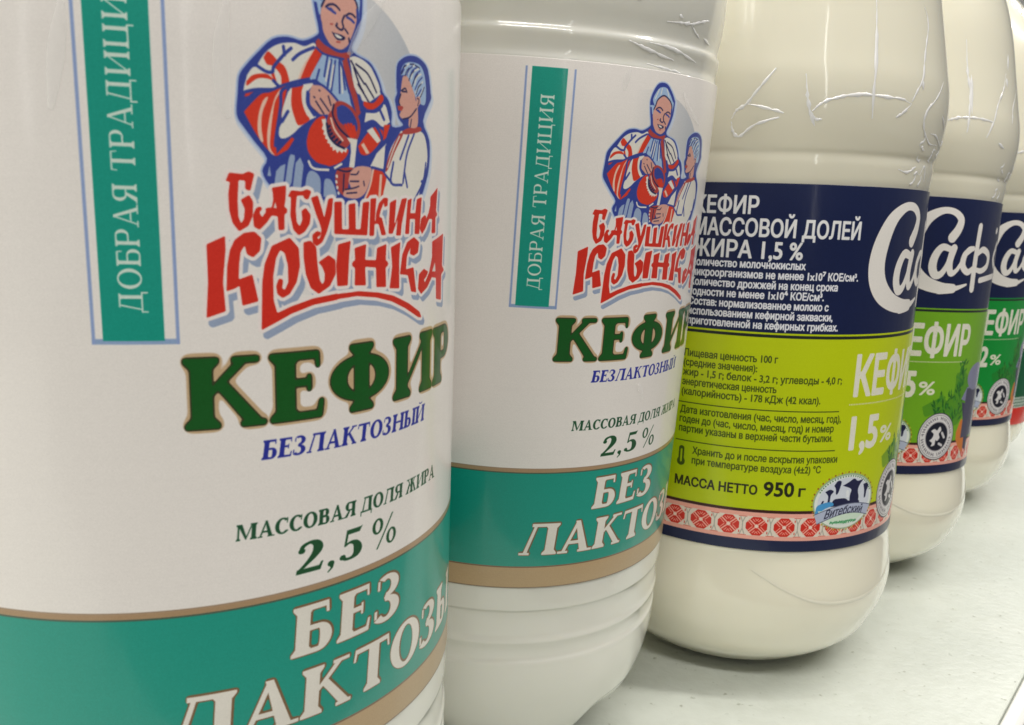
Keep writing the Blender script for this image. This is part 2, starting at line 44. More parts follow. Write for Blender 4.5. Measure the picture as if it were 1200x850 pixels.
FIG=[('f','W',1,[(-42.04,148.44),(-41.29,149.6),(-40.43,150.43),(-39.3,151.0),(-37.78,151.25),(-36.6,151.04),(-35.45,151.54),(-34.98,150.99),(-34.42,150.7),(-36.25,147.76),(-38.11,146.92),(-39.52,146.5),(-40.38,146.99),(-41.45,148.04)]),('f','R',1,[(-41.32,149.31),(-40.74,150.0),(-39.72,149.14),(-38.98,148.64),(-38.59,147.75),(-38.5,146.89),(-39.29,146.63),(-39.4,147.55),(-39.86,148.2),(-40.47,148.58),(-40.95,148.66)]),('f','R',1,[(-35.25,151.07),(-34.4,150.59),(-35.96,147.74),(-37.33,147.24),(-36.36,149.29)]),('f','C',1,[(-35.6,150.67),(-35.25,151.07),(-36.36,149.29),(-37.26,147.25),(-37.52,147.22),(-36.77,149.0)]),('f','W',1,[(-43.13,147.31),(-42.52,148.14),(-41.81,148.26),(-40.61,147.95),(-39.89,147.04),(-39.59,146.37),(-41.02,145.78),(-43.42,145.46)]),('f','R',1,[(-43.21,146.67),(-42.54,147.36),(-41.46,147.64),(-40.74,147.54),(-40.2,147.01),(-40.99,147.17),(-42.08,147.04),(-43.16,146.22)]),('f','R',1,[(-40.61,147.9),(-40.21,147.94),(-39.83,146.7),(-40.14,146.84)]),('f','W',1,[(-43.35,145.56),(-42.42,146.32),(-40.99,146.56),(-39.95,146.31),(-41.44,146.0),(-42.43,145.91)]),('f','R',1,[(-43.46,145.05),(-43.31,145.51),(-42.15,145.91),(-41.44,145.94),(-42.23,145.42)]),('f','C',1,[(-43.52,144.3),(-43.32,144.88),(-42.16,145.52),(-41.45,145.56),(-42.46,144.93)]),('l','N',0.45,[(-42.1,148.43),(-41.09,147.9),(-40.36,147.92),(-40.16,148.52),(-39.08,149.79),(-38.17,150.64)]),('l','N',0.45,[(-39.06,150.71),(-38.95,149.86)]),('l','N',0.45,[(-38.0,149.45),(-37.28,150.11),(-36.34,150.64),(-35.46,151.04)]),('l','N',0.45,[(-43.3,145.58),(-42.11,145.91),(-40.16,146.09),(-39.59,146.43),(-37.59,147.18),(-35.57,147.74)]),('l','N',0.45,[(-40.26,147.01),(-39.65,146.43)]),('l','N',0.9,[(-43.52,144.16),(-42.16,145.43),(-41.01,145.6),(-38.93,146.47)]),('f','R',1,[(-43.57,143.48),(-42.46,144.72),(-41.59,145.52),(-40.72,145.73),(-39.54,146.28),(-38.75,146.49),(-39.28,144.08),(-39.98,141.37),(-40.15,140.37),(-40.11,138.99),(-41.01,139.55),(-42.14,140.95),(-42.95,142.29)]),('f','C',1,[(-41.2,145.14),(-40.91,145.15),(-41.54,143.63),(-41.72,142.09),(-41.55,140.43),(-41.93,140.69),(-42.14,141.79),(-41.99,143.32),(-41.57,144.59)]),('f','C',1,[(-39.57,146.14),(-39.36,146.13),(-40.11,144.85),(-40.41,143.44),(-40.64,141.89),(-40.8,139.91),(-40.29,139.02),(-40.98,139.59),(-41.11,141.02),(-40.92,142.43),(-40.59,143.84),(-40.12,145.26)]),('f','W',1,[(-38.64,145.95),(-38.02,146.63),(-36.77,146.96),(-35.49,147.17),(-36.28,146.17),(-36.3,144.9),(-35.5,143.79),(-35.29,143.55),(-36.19,143.08),(-37.32,142.26),(-37.96,141.64),(-38.74,141.09),(-39.42,140.91),(-39.76,141.24),(-39.68,142.09),(-39.28,142.82),(-39.41,143.23),(-39.25,144.22)]),('f','R',1,[(-38.15,146.55),(-36.85,146.96),(-37.02,146.1),(-36.93,144.84),(-36.47,143.74),(-36.08,143.17),(-37.4,142.46),(-37.93,143.35),(-38.27,144.72)]),('l','N',0.45,[(-39.39,142.74),(-38.68,143.88)]),('l','N',0.45,[(-37.01,146.94),(-39.24,146.17),(-39.5,144.34),(-40.09,141.08),(-40.19,140.09)]),('l','N',0.45,[(-36.28,146.17),(-36.3,144.9),(-35.5,143.75)]),('f','R',1,[(-40.02,139.25),(-38.28,141.12),(-37.97,140.93),(-38.76,139.74),(-40.14,138.93)]),('f','B',1,[(-34.36,150.47),(-31.95,150.18),(-31.5,148.65),(-30.65,146.66),(-31.98,145.9),(-33.47,146.49),(-35.16,147.64),(-35.98,147.73)]),('f','B',1,[(-34.18,147.31),(-31.3,147.62),(-30.6,145.56),(-29.89,144.03),(-31.15,145.19),(-32.32,145.56),(-33.08,146.42)]),('l','N',0.3,[(-33.72,150.32),(-34.17,148.11)]),('l','N',0.3,[(-33.21,150.02),(-33.75,147.19)]),('l','N',0.3,[(-32.7,149.96),(-33.25,146.64)]),('l','N',0.3,[(-32.18,149.91),(-32.13,146.5)]),('l','N',0.3,[(-34.8,148.76),(-35.23,147.46)]),('l','N',0.3,[(-31.8,149.35),(-31.36,146.95)]),('l','N',0.3,[(-33.44,148.91),(-33.75,146.95)]),('l','W',0.25,[(-33.43,149.87),(-33.96,147.65)]),('l','W',0.25,[(-32.93,149.46),(-33.39,146.99)]),('l','W',0.25,[(-31.91,149.34),(-31.75,146.54)]),('f','D',1,[(-31.76,150.32),(-30.75,150.82),(-29.72,146.69),(-30.85,146.57),(-31.54,149.14)]),('f','D',0,[(-31.0,147.57),(-29.82,147.7),(-29.04,144.59),(-29.68,143.94),(-30.5,146.36)]),('l','N',0.35,[(-32.14,150.22),(-31.54,148.89),(-30.8,146.64)]),('l','N',0.35,[(-30.91,150.37),(-30.44,149.02),(-29.61,146.76)]),('l','N',0.35,[(-31.14,147.56),(-30.54,146.2),(-29.83,144.2)]),('l','N',0.35,[(-29.82,147.7),(-29.04,144.75)]),('f','D',1,[(-35.21,151.75),(-34.7,152.12),(-33.81,151.53),(-31.94,151.09),(-30.81,151.28),(-30.61,150.85),(-31.56,150.34),(-33.36,150.41),(-34.45,150.62),(-35.11,151.1)]),('l','N',0.3,[(-35.15,151.09),(-34.45,150.62),(-33.36,150.4),(-31.56,150.3)]),('l','N',0.3,[(-34.7,152.12),(-33.81,151.53),(-31.94,151.09),(-30.81,151.32)]),('f','W',1,[(-30.75,150.58),(-29.88,150.81),(-28.3,150.38),(-27.11,149.41),(-26.05,147.08),(-29.61,146.7)]),('f','W',1,[(-29.75,147.79),(-26.68,148.14),(-25.87,147.0),(-28.22,145.6),(-28.91,146.01)]),('l','K',0.28,[(-30.52,150.24),(-29.47,148.89),(-28.55,147.88)]),('l','K',0.28,[(-29.8,149.96),(-28.3,149.28),(-27.6,148.62),(-26.61,147.14)]),('l','K',0.28,[(-30.12,149.56),(-29.39,147.91),(-28.64,146.86)]),('l','K',0.28,[(-29.5,147.74),(-28.44,146.57),(-27.5,145.46)]),('l','K',0.28,[(-28.39,147.94),(-27.05,146.47)]),('f','R',1,[(-28.61,145.91),(-27.09,145.87),(-25.87,146.97),(-25.38,146.37),(-26.62,145.34),(-27.77,144.99),(-28.65,145.43)]),('f','W',1,[(-28.26,144.78),(-26.43,144.95),(-25.18,145.89),(-24.36,144.17),(-24.23,143.64),(-25.61,143.03),(-26.62,143.62),(-27.54,143.71),(-28.48,143.31)]),('f','R',1,[(-29.52,140.66),(-27.99,142.36),(-26.57,143.16),(-25.48,142.71),(-25.84,141.52),(-27.72,139.86),(-29.05,139.75)]),('f','W',0,[(-28.17,142.55),(-27.27,143.02),(-25.84,141.55),(-26.42,141.18)]),('f','C',0,[(-29.05,140.85),(-28.65,141.12),(-27.72,139.97),(-28.21,139.8)]),('l','N',0.5,[(-28.21,144.82),(-26.62,144.97),(-25.67,145.71)]),('l','N',0.5,[(-28.54,143.25),(-27.08,143.7),(-25.53,142.99),(-24.15,143.68)]),('l','N',0.5,[(-26.03,145.18),(-25.29,144.09)]),('l','N',0.5,[(-26.62,143.16),(-25.9,142.38),(-25.65,141.56)]),('f','R',1,[(-25.29,143.43),(-24.15,143.6),(-24.9,141.95),(-25.45,141.57)]),('f','S',1,[(-36.12,146.19),(-35.49,147.17),(-34.5,147.08),(-33.49,146.44),(-32.44,145.53),(-32.98,144.61),(-33.42,144.07),(-34.2,143.76),(-34.87,143.79),(-35.53,144.22),(-36.05,144.92)]),('l','K',0.22,[(-35.93,144.64),(-34.87,143.84)]),('l','K',0.22,[(-35.27,145.27),(-34.28,143.99)]),('l','K',0.22,[(-34.68,145.61),(-33.59,144.34)]),('l','K',0.22,[(-33.66,145.99),(-33.33,145.02)]),('l','K',0.22,[(-34.84,146.52),(-34.76,146.46)]),('l','K',0.22,[(-35.51,145.75),(-35.41,145.66)]),('l','N',0.35,[(-36.15,146.04),(-36.12,144.91),(-35.53,144.18),(-34.7,143.74),(-33.86,143.81)]),('l','N',0.35,[(-35.49,147.17),(-34.5,147.13),(-33.4,146.45),(-32.35,145.54)]),('f','R',1,[(-36.41,141.31),(-36.04,142.35),(-35.21,143.34),(-34.2,143.71),(-33.87,142.5),(-33.19,141.23),(-31.94,140.27),(-30.92,140.18),(-31.35,139.25),(-32.5,138.45),(-33.92,138.13),(-35.27,138.44),(-36.25,139.37),(-36.56,140.44)]),('l','N',0.3,[(-35.54,143.25),(-36.21,142.26),(-36.51,141.31),(-36.59,140.37),(-36.25,139.3),(-35.27,138.4),(-33.92,138.09)]),('l','W',0.35,[(-36.26,138.57),(-35.94,138.0),(-35.28,137.73),(-33.75,137.72)]),('l','W',0.35,[(-32.86,137.98),(-31.95,138.47)]),('f','W',0,[(-34.59,143.35),(-34.0,143.47),(-33.92,142.5),(-33.32,141.52),(-32.26,140.55),(-31.1,140.32),(-31.29,139.78),(-31.61,139.99),(-31.85,139.68),(-32.21,139.99),(-32.52,139.67),(-32.75,140.08),(-33.11,139.91),(-33.19,140.35),(-33.46,140.33),(-33.51,140.7),(-33.85,140.75),(-33.8,141.12),(-34.14,141.24),(-34.09,141.61),(-34.36,141.67),(-34.25,142.11),(-34.55,142.31),(-34.38,142.76)]),('f','D',1,[(-33.95,142.93),(-33.65,143.97),(-32.98,144.47),(-31.92,143.09),(-30.91,141.68),(-30.67,140.95),(-31.53,140.29),(-32.84,140.78),(-33.71,141.64)]),('l','K',0.35,[(-33.9,142.94),(-33.62,141.64),(-32.75,140.74),(-31.53,140.29)]),('l','C',0.3,[(-33.34,143.56),(-32.82,142.29),(-31.75,141.18)]),('l','K',0.4,[(-33.78,142.51),(-33.54,142.67)]),('l','K',0.4,[(-33.67,142.08),(-33.42,142.24)]),('l','K',0.4,[(-33.44,141.73),(-33.2,141.89)]),('l','K',0.4,[(-33.15,141.38),(-32.9,141.55)]),('l','K',0.4,[(-32.75,141.08),(-32.49,141.25)]),('l','K',0.4,[(-32.3,140.84),(-32.04,141.01)]),('f','D',1,[(-32.94,145.11),(-32.42,145.55),(-31.55,145.55),(-30.24,144.96),(-29.3,143.68),(-29.19,142.31),(-29.77,141.34),(-30.76,141.52),(-32.15,142.54),(-33.06,143.92)]),('f','N',1,[(-32.56,144.83),(-31.74,145.19),(-30.55,144.66),(-29.72,143.53),(-29.68,142.43),(-30.56,142.37),(-31.36,142.79),(-32.38,143.51)]),('l','R',0.45,[(-31.36,142.95),(-30.66,141.72)]),('l','R',0.45,[(-30.96,143.06),(-30.35,141.71)]),('l','R',0.45,[(-30.55,143.09),(-30.1,141.76)]),('l','R',0.45,[(-30.14,142.88),(-29.89,141.93)]),('l','K',0.3,[(-32.94,145.11),(-33.1,144.0),(-32.25,142.57),(-30.87,141.55)]),('f','W',0,[(-31.17,141.56),(-29.6,141.43),(-29.84,139.99),(-30.07,138.14),(-30.86,138.04),(-30.57,139.95),(-30.64,140.91)]),('f','D',1,[(-32.52,137.88),(-30.57,138.15),(-30.12,137.68),(-30.83,136.67),(-31.31,134.76),(-32.56,135.56),(-32.82,137.01)]),('l','K',0.25,[(-32.48,137.83),(-31.39,137.63),(-30.16,137.84)]),('l','K',0.25,[(-31.59,137.3),(-31.71,135.33)]),('l','W',0.35,[(-32.62,137.1),(-32.58,136.97)]),('l','W',0.35,[(-32.68,136.45),(-32.65,136.32)]),('l','W',0.35,[(-32.55,135.8),(-32.52,135.67)]),('l','W',0.35,[(-32.4,135.15),(-32.36,135.02)]),('f','S',1,[(-30.68,137.58),(-29.91,138.18),(-28.65,138.37),(-27.37,138.09),(-27.6,136.74),(-28.39,135.2),(-29.74,134.51),(-31.61,134.72),(-31.44,135.5),(-30.58,135.65),(-30.95,136.5),(-30.78,137.16)]),('l','K',0.22,[(-30.68,136.51),(-29.42,136.55)]),('l','K',0.22,[(-31.4,135.53),(-30.17,135.73),(-29.42,135.96)]),('l','K',0.22,[(-30.58,137.33),(-29.74,137.36),(-29.42,137.71)]),('l','K',0.22,[(-31.2,135.09),(-29.74,135.21)]),('l','K',0.22,[(-28.65,136.57),(-28.54,136.07)]),('f','R',1,[(-27.18,138.3),(-25.07,137.84),(-24.82,137.28),(-25.05,134.87),(-25.85,133.91),(-28.43,133.89),(-28.21,134.73),(-27.53,136.43)]),('f','C',0,[(-25.97,137.5),(-25.57,137.48),(-25.8,134.77),(-26.19,134.08),(-26.58,134.07),(-26.22,134.93)]),('l','C',0.35,[(-27.07,138.13),(-27.64,136.09),(-28.43,134.56)]),('f','W',1,[(-22.24,142.95),(-17.84,143.28),(-16.25,142.17),(-15.76,139.48),(-17.22,136.69),(-18.99,133.94),(-25.1,133.91),(-24.81,137.02),(-25.07,137.53),(-24.88,139.24),(-23.81,141.17)]),('f','W',1,[(-27.58,138.41),(-26.56,139.97),(-24.85,141.28),(-25.13,138.04),(-26.95,138.22)]),('f','D',1,[(-22.52,142.59),(-21.61,142.65),(-23.26,140.35),(-24.49,138.23),(-25.05,137.91),(-24.63,139.25),(-23.54,141.19)]),('l','W',0.25,[(-22.38,142.29),(-23.59,140.5),(-24.62,138.4)]),('l','N',0.4,[(-19.2,142.86),(-20.67,140.49),(-21.24,138.36),(-21.57,136.59)]),('l','N',0.4,[(-23.52,139.05),(-23.95,136.53),(-21.8,136.3)]),('l','N',0.4,[(-25.07,137.53),(-23.81,136.5)]),('l','N',0.4,[(-20.46,142.56),(-22.19,139.51)]),('l','N',0.4,[(-16.16,139.28),(-16.85,136.88),(-19.01,134.39)]),('l','N',0.4,[(-27.3,138.29),(-25.13,137.95)]),('l','N',0.4,[(-24.9,140.94),(-25.18,138.21)]),('l','N',0.4,[(-21.3,138.01),(-20.65,136.08)]),('l','N',0.4,[(-17.3,136.87),(-16.16,136.9)]),('l','N',0.55,[(-22.39,142.97),(-24.12,140.98),(-24.88,139.24),(-25.25,137.86)]),('f','D',1,[(-21.81,142.98),(-20.48,143.46),(-17.85,143.79),(-17.59,143.3),(-19.84,142.78),(-21.66,142.62)]),('f','S',1,[(-22.65,146.34),(-22.25,147.56),(-21.99,148.94),(-21.63,149.65),(-20.3,149.82),(-19.31,148.24),(-18.96,147.07),(-18.43,146.04),(-18.48,143.8),(-20.39,143.61),(-20.5,144.64),(-21.69,144.45),(-22.41,144.85),(-22.14,145.38),(-22.56,145.68),(-22.29,146.04)]),('l','K',0.25,[(-22.09,147.83),(-21.32,148.21),(-20.92,147.8)]),('l','K',0.25,[(-22.17,147.41),(-22.57,146.49),(-22.29,146.04)]),('l','K',0.25,[(-21.89,147.77),(-21.16,147.82)]),('l','K',0.25,[(-21.69,144.45),(-20.2,144.84),(-18.77,145.96)]),('l','K',0.25,[(-19.88,144.55),(-20.11,143.67)]),('l','D',0.4,[(-22.62,145.84),(-21.83,145.83)]),('l','D',0.4,[(-22.56,145.59),(-22.0,145.6)]),('f','B',1,[(-22.39,149.77),(-21.7,150.98),(-20.19,151.51),(-18.01,151.42),(-16.79,150.23),(-16.34,148.08),(-16.74,146.65),(-18.43,146.89),(-19.24,147.75),(-20.51,149.35),(-21.22,149.79),(-22.01,149.69)]),('l','W',0.25,[(-21.68,150.13),(-21.47,150.68),(-20.55,151.27)]),('l','W',0.25,[(-20.76,149.98),(-20.3,150.7),(-19.32,151.24)]),('l','W',0.25,[(-20.03,149.54),(-19.55,150.41),(-18.27,150.98)]),('l','W',0.25,[(-19.26,148.83),(-18.77,149.84),(-17.71,150.38)]),('l','W',0.25,[(-18.99,147.92),(-17.95,148.99),(-17.26,149.48)]),('l','W',0.25,[(-18.44,147.3),(-17.64,147.93),(-16.96,148.83)]),('l','N',0.25,[(-21.91,149.97),(-21.58,150.47)]),('l','N',0.25,[(-20.99,149.82),(-20.53,150.54),(-19.81,151.04)]),('l','N',0.25,[(-20.28,149.78),(-19.8,150.51),(-18.8,151.04)]),('l','N',0.25,[(-19.52,149.07),(-19.04,150.07),(-17.99,150.75)]),('l','N',0.25,[(-19.12,148.31),(-18.36,149.35),(-17.42,150.01)]),('l','N',0.25,[(-18.71,147.41),(-17.66,148.48)]),('l','N',0.25,[(-21.47,150.94),(-22.56,149.49)]),('l','K',0.2,[(-22.12,149.81),(-21.87,150.36)]),('l','K',0.2,[(-21.34,149.71),(-21.04,150.27),(-20.54,150.74)]),('l','K',0.2,[(-20.51,149.28),(-20.16,149.93),(-19.43,150.55)]),('l','K',0.2,[(-19.81,148.63),(-19.4,149.42),(-18.52,150.27)]),('l','K',0.2,[(-18.85,147.8),(-18.35,148.67),(-17.67,149.16)]),('l','K',0.2,[(-18.04,147.34),(-17.36,148.1),(-16.87,148.85)]),('l','K',0.2,[(-20.31,151.23),(-19.45,151.35)]),('l','K',0.2,[(-19.19,151.26),(-18.14,151.07)]),('l','K',0.2,[(-21.69,150.65),(-21.13,150.99)]),('f','S',1,[(-18.8,147.43),(-17.95,147.61),(-17.76,146.84),(-18.43,146.16),(-18.88,146.56)]),('l','K',0.2,[(-18.56,147.28),(-18.12,147.16),(-18.44,146.43)]),('f','B',1,[(-35.47,156.19),(-34.78,156.3),(-34.38,156.11),(-34.48,155.57),(-34.58,154.67),(-34.93,154.84),(-35.22,155.46)]),('f','B',1,[(-35.39,156.09),(-34.38,156.18),(-34.91,157.2),(-34.33,158.5),(-33.32,159.5),(-31.72,159.6),(-30.42,158.5),(-29.62,157.5),(-29.2,157.07),(-29.27,156.06),(-29.48,154.88),(-29.74,155.6)]),('f','S',1,[(-31.94,151.19),(-33.07,151.4),(-33.8,151.95),(-34.31,152.96),(-34.56,154.45),(-34.43,155.51),(-34.02,156.31),(-33.61,157.4),(-32.16,158.2),(-30.64,157.6),(-29.94,156.94),(-29.61,156.31),(-29.62,154.85),(-30.03,153.25),(-30.74,151.84)]),('l','K',0.3,[(-34.43,155.58),(-34.07,156.31),(-33.61,157.4),(-32.16,158.2),(-30.64,157.6),(-29.94,156.98),(-29.58,156.24),(-29.62,155.16)]),('l','W',0.25,[(-34.33,157.5),(-33.61,159.1)]),('l','W',0.25,[(-33.03,158.3),(-32.81,159.4)]),('l','W',0.25,[(-30.71,158.0),(-31.51,159.4)]),('l','N',0.45,[(-35.18,155.76),(-34.97,154.83),(-34.59,153.85),(-34.42,152.91),(-33.85,151.94),(-33.16,151.35),(-31.94,151.09),(-30.96,151.65),(-30.56,152.25),(-30.05,153.25),(-29.53,154.71),(-29.58,155.93)]),('l','K',0.3,[(-33.87,155.6),(-33.49,155.88),(-32.94,156.01),(-32.47,155.86),(-32.08,155.55)]),('l','N',0.36,[(-33.63,155.49),(-33.13,155.31),(-32.67,155.12)]),('l','N',0.4,[(-33.26,155.47),(-32.94,155.23)]),('l','K',0.28,[(-31.22,155.07),(-30.74,155.37),(-30.25,155.33),(-29.92,155.1)]),('l','N',0.36,[(-31.04,154.91),(-30.55,154.78),(-30.1,154.51)]),('l','K',0.28,[(-31.43,155.02),(-31.73,154.37),(-31.57,153.78),(-31.81,153.44),(-32.21,153.52),(-32.58,153.78)]),('l','K',0.28,[(-32.44,154.03),(-32.49,153.79)]),('l','K',0.28,[(-31.34,153.59),(-30.95,153.19)]),('l','K',0.28,[(-30.81,152.67),(-30.76,152.3)]),('f','K',1,[(-33.17,153.09),(-32.78,152.98),(-31.93,152.91),(-31.33,152.69),(-31.54,152.37),(-32.31,152.27),(-32.76,152.51)]),('f','W',0,[(-32.78,152.9),(-32.31,152.84),(-31.72,152.63),(-31.93,152.45),(-32.41,152.5),(-32.69,152.69)]),('l','D',0.2,[(-32.5,152.05),(-32.03,152.08)]),('l','D',0.2,[(-33.28,153.86),(-33.05,153.88)]),('f','G',1,[(-40.39,135.95),(-40.18,137.32),(-39.64,137.91),(-39.07,138.15),(-39.38,135.98)]),('f','G',1,[(-39.18,135.99),(-38.63,138.89),(-38.16,139.2),(-37.94,138.92),(-38.19,137.61),(-38.5,135.86)]),('f','G',1,[(-38.25,135.72),(-37.86,138.35),(-37.3,138.96),(-36.91,138.1),(-37.28,135.46)]),('f','G',1,[(-36.79,135.47),(-36.45,137.1),(-35.78,137.54),(-34.84,136.72),(-34.95,134.63),(-36.31,134.9)]),('f','G',1,[(-34.42,134.64),(-34.28,136.44),(-33.84,136.72),(-33.32,136.47),(-32.84,135.58),(-32.74,134.52)]),('f','G',1,[(-41.18,136.78),(-40.91,137.9),(-40.76,136.72)])]
OVAL=[(-25.39,157.74),(-18.3,153.0),(-15.01,149.44),(-12.64,145.31),(-13.29,140.21),(-16.47,134.84),(-21.89,131.55)]
SCRIPT=[[(-36.76,130.03,1.7),(-34.62,133.0,1.6),(-34.04,136.14,1.35),(-36.83,138.34,1.1),(-40.8,138.79,1.1),(-44.68,137.3,1.55),(-47.8,134.48,2.1),(-50.26,129.49,2.6),(-51.27,124.52,2.8),(-50.56,120.07,2.9),(-48.1,116.66,2.8),(-43.94,114.28,2.3),(-38.55,113.08,1.9),(-33.75,113.11,1.5),(-39.43,112.36,1.3),(-36.17,112.48,1.1),(-31.84,113.41,0.8),(-27.71,114.6,0.4)],[(-36.66,126.18,1.0),(-40.12,126.69,1.2),(-42.34,123.78,1.4),(-42.9,120.08,1.5),(-41.61,117.46,1.4),(-39.36,117.89,1.1),(-37.25,121.34,0.9),(-35.96,126.08,1.2)],[(-35.38,126.64,1.3),(-36.54,122.04,1.3),(-35.65,118.38,1.2),(-33.39,119.13,0.8),(-31.17,122.25,0.8),(-28.94,126.04,1.0),(-26.38,126.82,0.9)],[(-27.23,126.58,0.9),(-30.18,124.65,1.2),(-30.61,120.92,1.3),(-27.89,118.83,1.1),(-24.81,120.4,0.9)],[(-23.94,134.35,1.2),(-24.26,127.91,1.2),(-24.39,119.73,1.3),(-24.22,113.21,1.3)],[(-23.55,125.22,0.9),(-20.04,126.69,1.1),(-15.44,124.75,1.2),(-15.61,121.27,1.2),(-19.74,119.48,1.0),(-23.38,119.75,0.8)],[(-5.85,129.0,1.1),(-9.07,124.15,1.1),(-6.15,121.33,1.0),(-5.52,121.47,0.8)],[(-9.24,133.62,1.1),(-9.46,133.4,1.1)],[(-19.79,116.22,1.0),(-11.71,117.22,1.0),(-4.56,117.74,1.0)]]
PLANT=[[(-39.71,72.27),(-35.04,74.59),(-30.5,75.98),(-29.89,74.46),(-26.76,74.97),(-25.84,80.07),(-25.67,83.91),(-19.49,83.6),(-16.21,78.59),(-16.29,74.22),(-18.13,68.69),(-23.29,65.0),(-30.12,69.45),(-34.73,69.68),(-38.2,68.78)],[(-20.84,74.39),(-17.75,78.28),(-10.78,80.07),(-5.25,78.81),(-5.45,70.51),(-14.37,72.49)],[(-20.05,73.24),(-10.42,70.85),(-9.84,63.69),(-11.11,54.86),(-15.4,56.4),(-16.2,63.19)],[(-21.37,62.42),(-18.66,67.21),(-15.22,62.18),(-14.64,54.5),(-20.34,58.79)]]
CR_B3=[[(-92.8,159.9),(-90.6,161.6),(-87.4,162.9),(-82.2,163.8),(-76.6,164.2),(-70.5,164.0),(-64.8,163.9),(-60.6,163.1)],[(-60.6,163.1),(-63.0,161.2),(-66.1,159.6)],[(-60.7,163.5),(-58.2,166.5),(-55.5,169.8),(-53.6,175.8),(-50.5,183.3),(-52.2,187.1)],[(-56.0,169.2),(-55.4,166.7)],[(-95.5,168.4),(-94.6,163.6),(-93.5,159.9),(-91.7,158.2),(-89.8,158.1)],[(-93.6,160.2),(-91.6,156.5)],[(-115.1,158.1),(-113.6,160.1),(-111.1,161.5),(-107.4,165.6),(-103.7,169.7)],[(-111.1,161.5),(-106.1,160.6),(-100.6,159.4)],[(-115.1,157.4),(-114.5,155.3),(-112.7,154.0),(-108.2,156.7),(-101.7,158.4)],[(-41.0,170.3),(-46.5,165.7),(-52.3,162.0),(-52.3,158.1),(-46.5,154.8),(-38.9,154.6)],[(-40.5,161.9),(-33.2,158.7)],[(-47.0,157.0),(-41.3,156.6),(-33.2,154.2)],[(-59.9,147.6),(-55.0,147.1),(-50.5,148.7)],[(-46.9,146.7),(-43.8,149.0),(-41.8,145.4)],[(-74.2,186.5),(-74.4,176.1),(-75.2,165.6),(-74.6,158.8)]]
CR_B4=[[(-87.0,166.7),(-83.7,167.5),(-79.1,168.4),(-71.4,168.5),(-63.8,168.0)],[(-77.6,193.6),(-77.0,183.4),(-75.7,176.6),(-76.3,169.0),(-76.7,163.8)],[(-75.2,182.4),(-75.0,169.7)],[(-52.6,185.0),(-55.1,179.7),(-59.9,174.4),(-63.2,168.3),(-66.7,162.8)],[(-52.0,183.6),(-51.9,180.6)],[(-38.7,181.3),(-46.6,174.7),(-48.7,169.1)],[(-49.1,191.7),(-50.1,186.2)],[(-93.3,162.9),(-91.9,162.7),(-89.8,160.8)],[(-58.9,161.7),(-53.8,160.3)]]
CR_A=[[(-52.8,171.0),(-47.3,171.3),(-42.8,171.6),(-38.4,172.3),(-33.8,173.1)],[(-43.4,171.6),(-40.4,170.5),(-37.5,169.7)],[(-64.6,166.7),(-59.7,165.9),(-54.3,165.2),(-48.6,164.6)],[(-58.3,166.9),(-51.0,166.6),(-44.1,165.9),(-38.3,165.1)],[(-63.7,173.7),(-61.5,174.2)],[(-48.8,172.5),(-47.1,172.2)],[(-34.6,169.8),(-29.1,169.1)],[(-58.4,163.3),(-52.3,162.9),(-45.6,162.6)]]
CR_SOFT1=[[(-84.0,153.3),(-85.2,148.4),(-86.5,142.6)],[(-62.1,154.8),(-63.1,150.5),(-63.1,145.3),(-62.4,142.7)],[(-35.1,157.9),(-39.2,154.4),(-42.7,150.8)]]
CR_SOFT2=[[(-63.8,162.0),(-64.5,160.2),(-64.9,158.2)],[(-44.2,159.3),(-40.9,156.7),(-33.5,153.9)],[(-47.0,99.0),(-48.2,101.0),(-50.1,102.6)]]

# ------------------------------------------------------------------ a small vector printer: polygons -> ink coverage -> label colours
PX = 12.0
PAL = {'N': (52, 68, 150), 'W': (226, 222, 212), 'R': (214, 58, 36), 'S': (214, 160, 146), 'B': (160, 186, 218), 'D': (176, 66, 62),
       'G': (150, 168, 198), 'K': (34, 34, 78), 'C': (232, 196, 176)}
def lin(c): return tuple(((v/255)/12.92 if v/255 <= .04045 else ((v/255+.055)/1.055)**2.4) for v in c)
def chaikin(p, closed=True, r=.28):
    p = np.asarray(p, float)
    if closed: a, b = p, np.roll(p, -1, 0)
    else: a, b = p[:-1], p[1:]
    d = b-a; L = np.hypot(d[:, 0], d[:, 1])+1e-9; k = np.minimum(.25, r/L)[:, None]
    q = np.empty((len(a)*2, p.shape[1])); q[0::2] = a+d*k; q[1::2] = b-d*k
    if not closed: q[0] = p[0]; q[-1] = p[-1]
    return q
def spline(p, n=6):
    p = np.asarray(p, float)
    if len(p) < 3: return p
    e = np.vstack([2*p[0]-p[1], p, 2*p[-1]-p[-2]]); out = []
    for i in range(1, len(e)-2):
        for t in np.linspace(0, 1, n, endpoint=False):
            a, b, c, d = e[i-1], e[i], e[i+1], e[i+2]
            out.append(.5*((2*b)+(-a+c)*t+(2*a-5*b+4*c-d)*t*t+(-a+3*b-3*c+d)*t**3))
    out.append(p[-1]); return np.array(out)
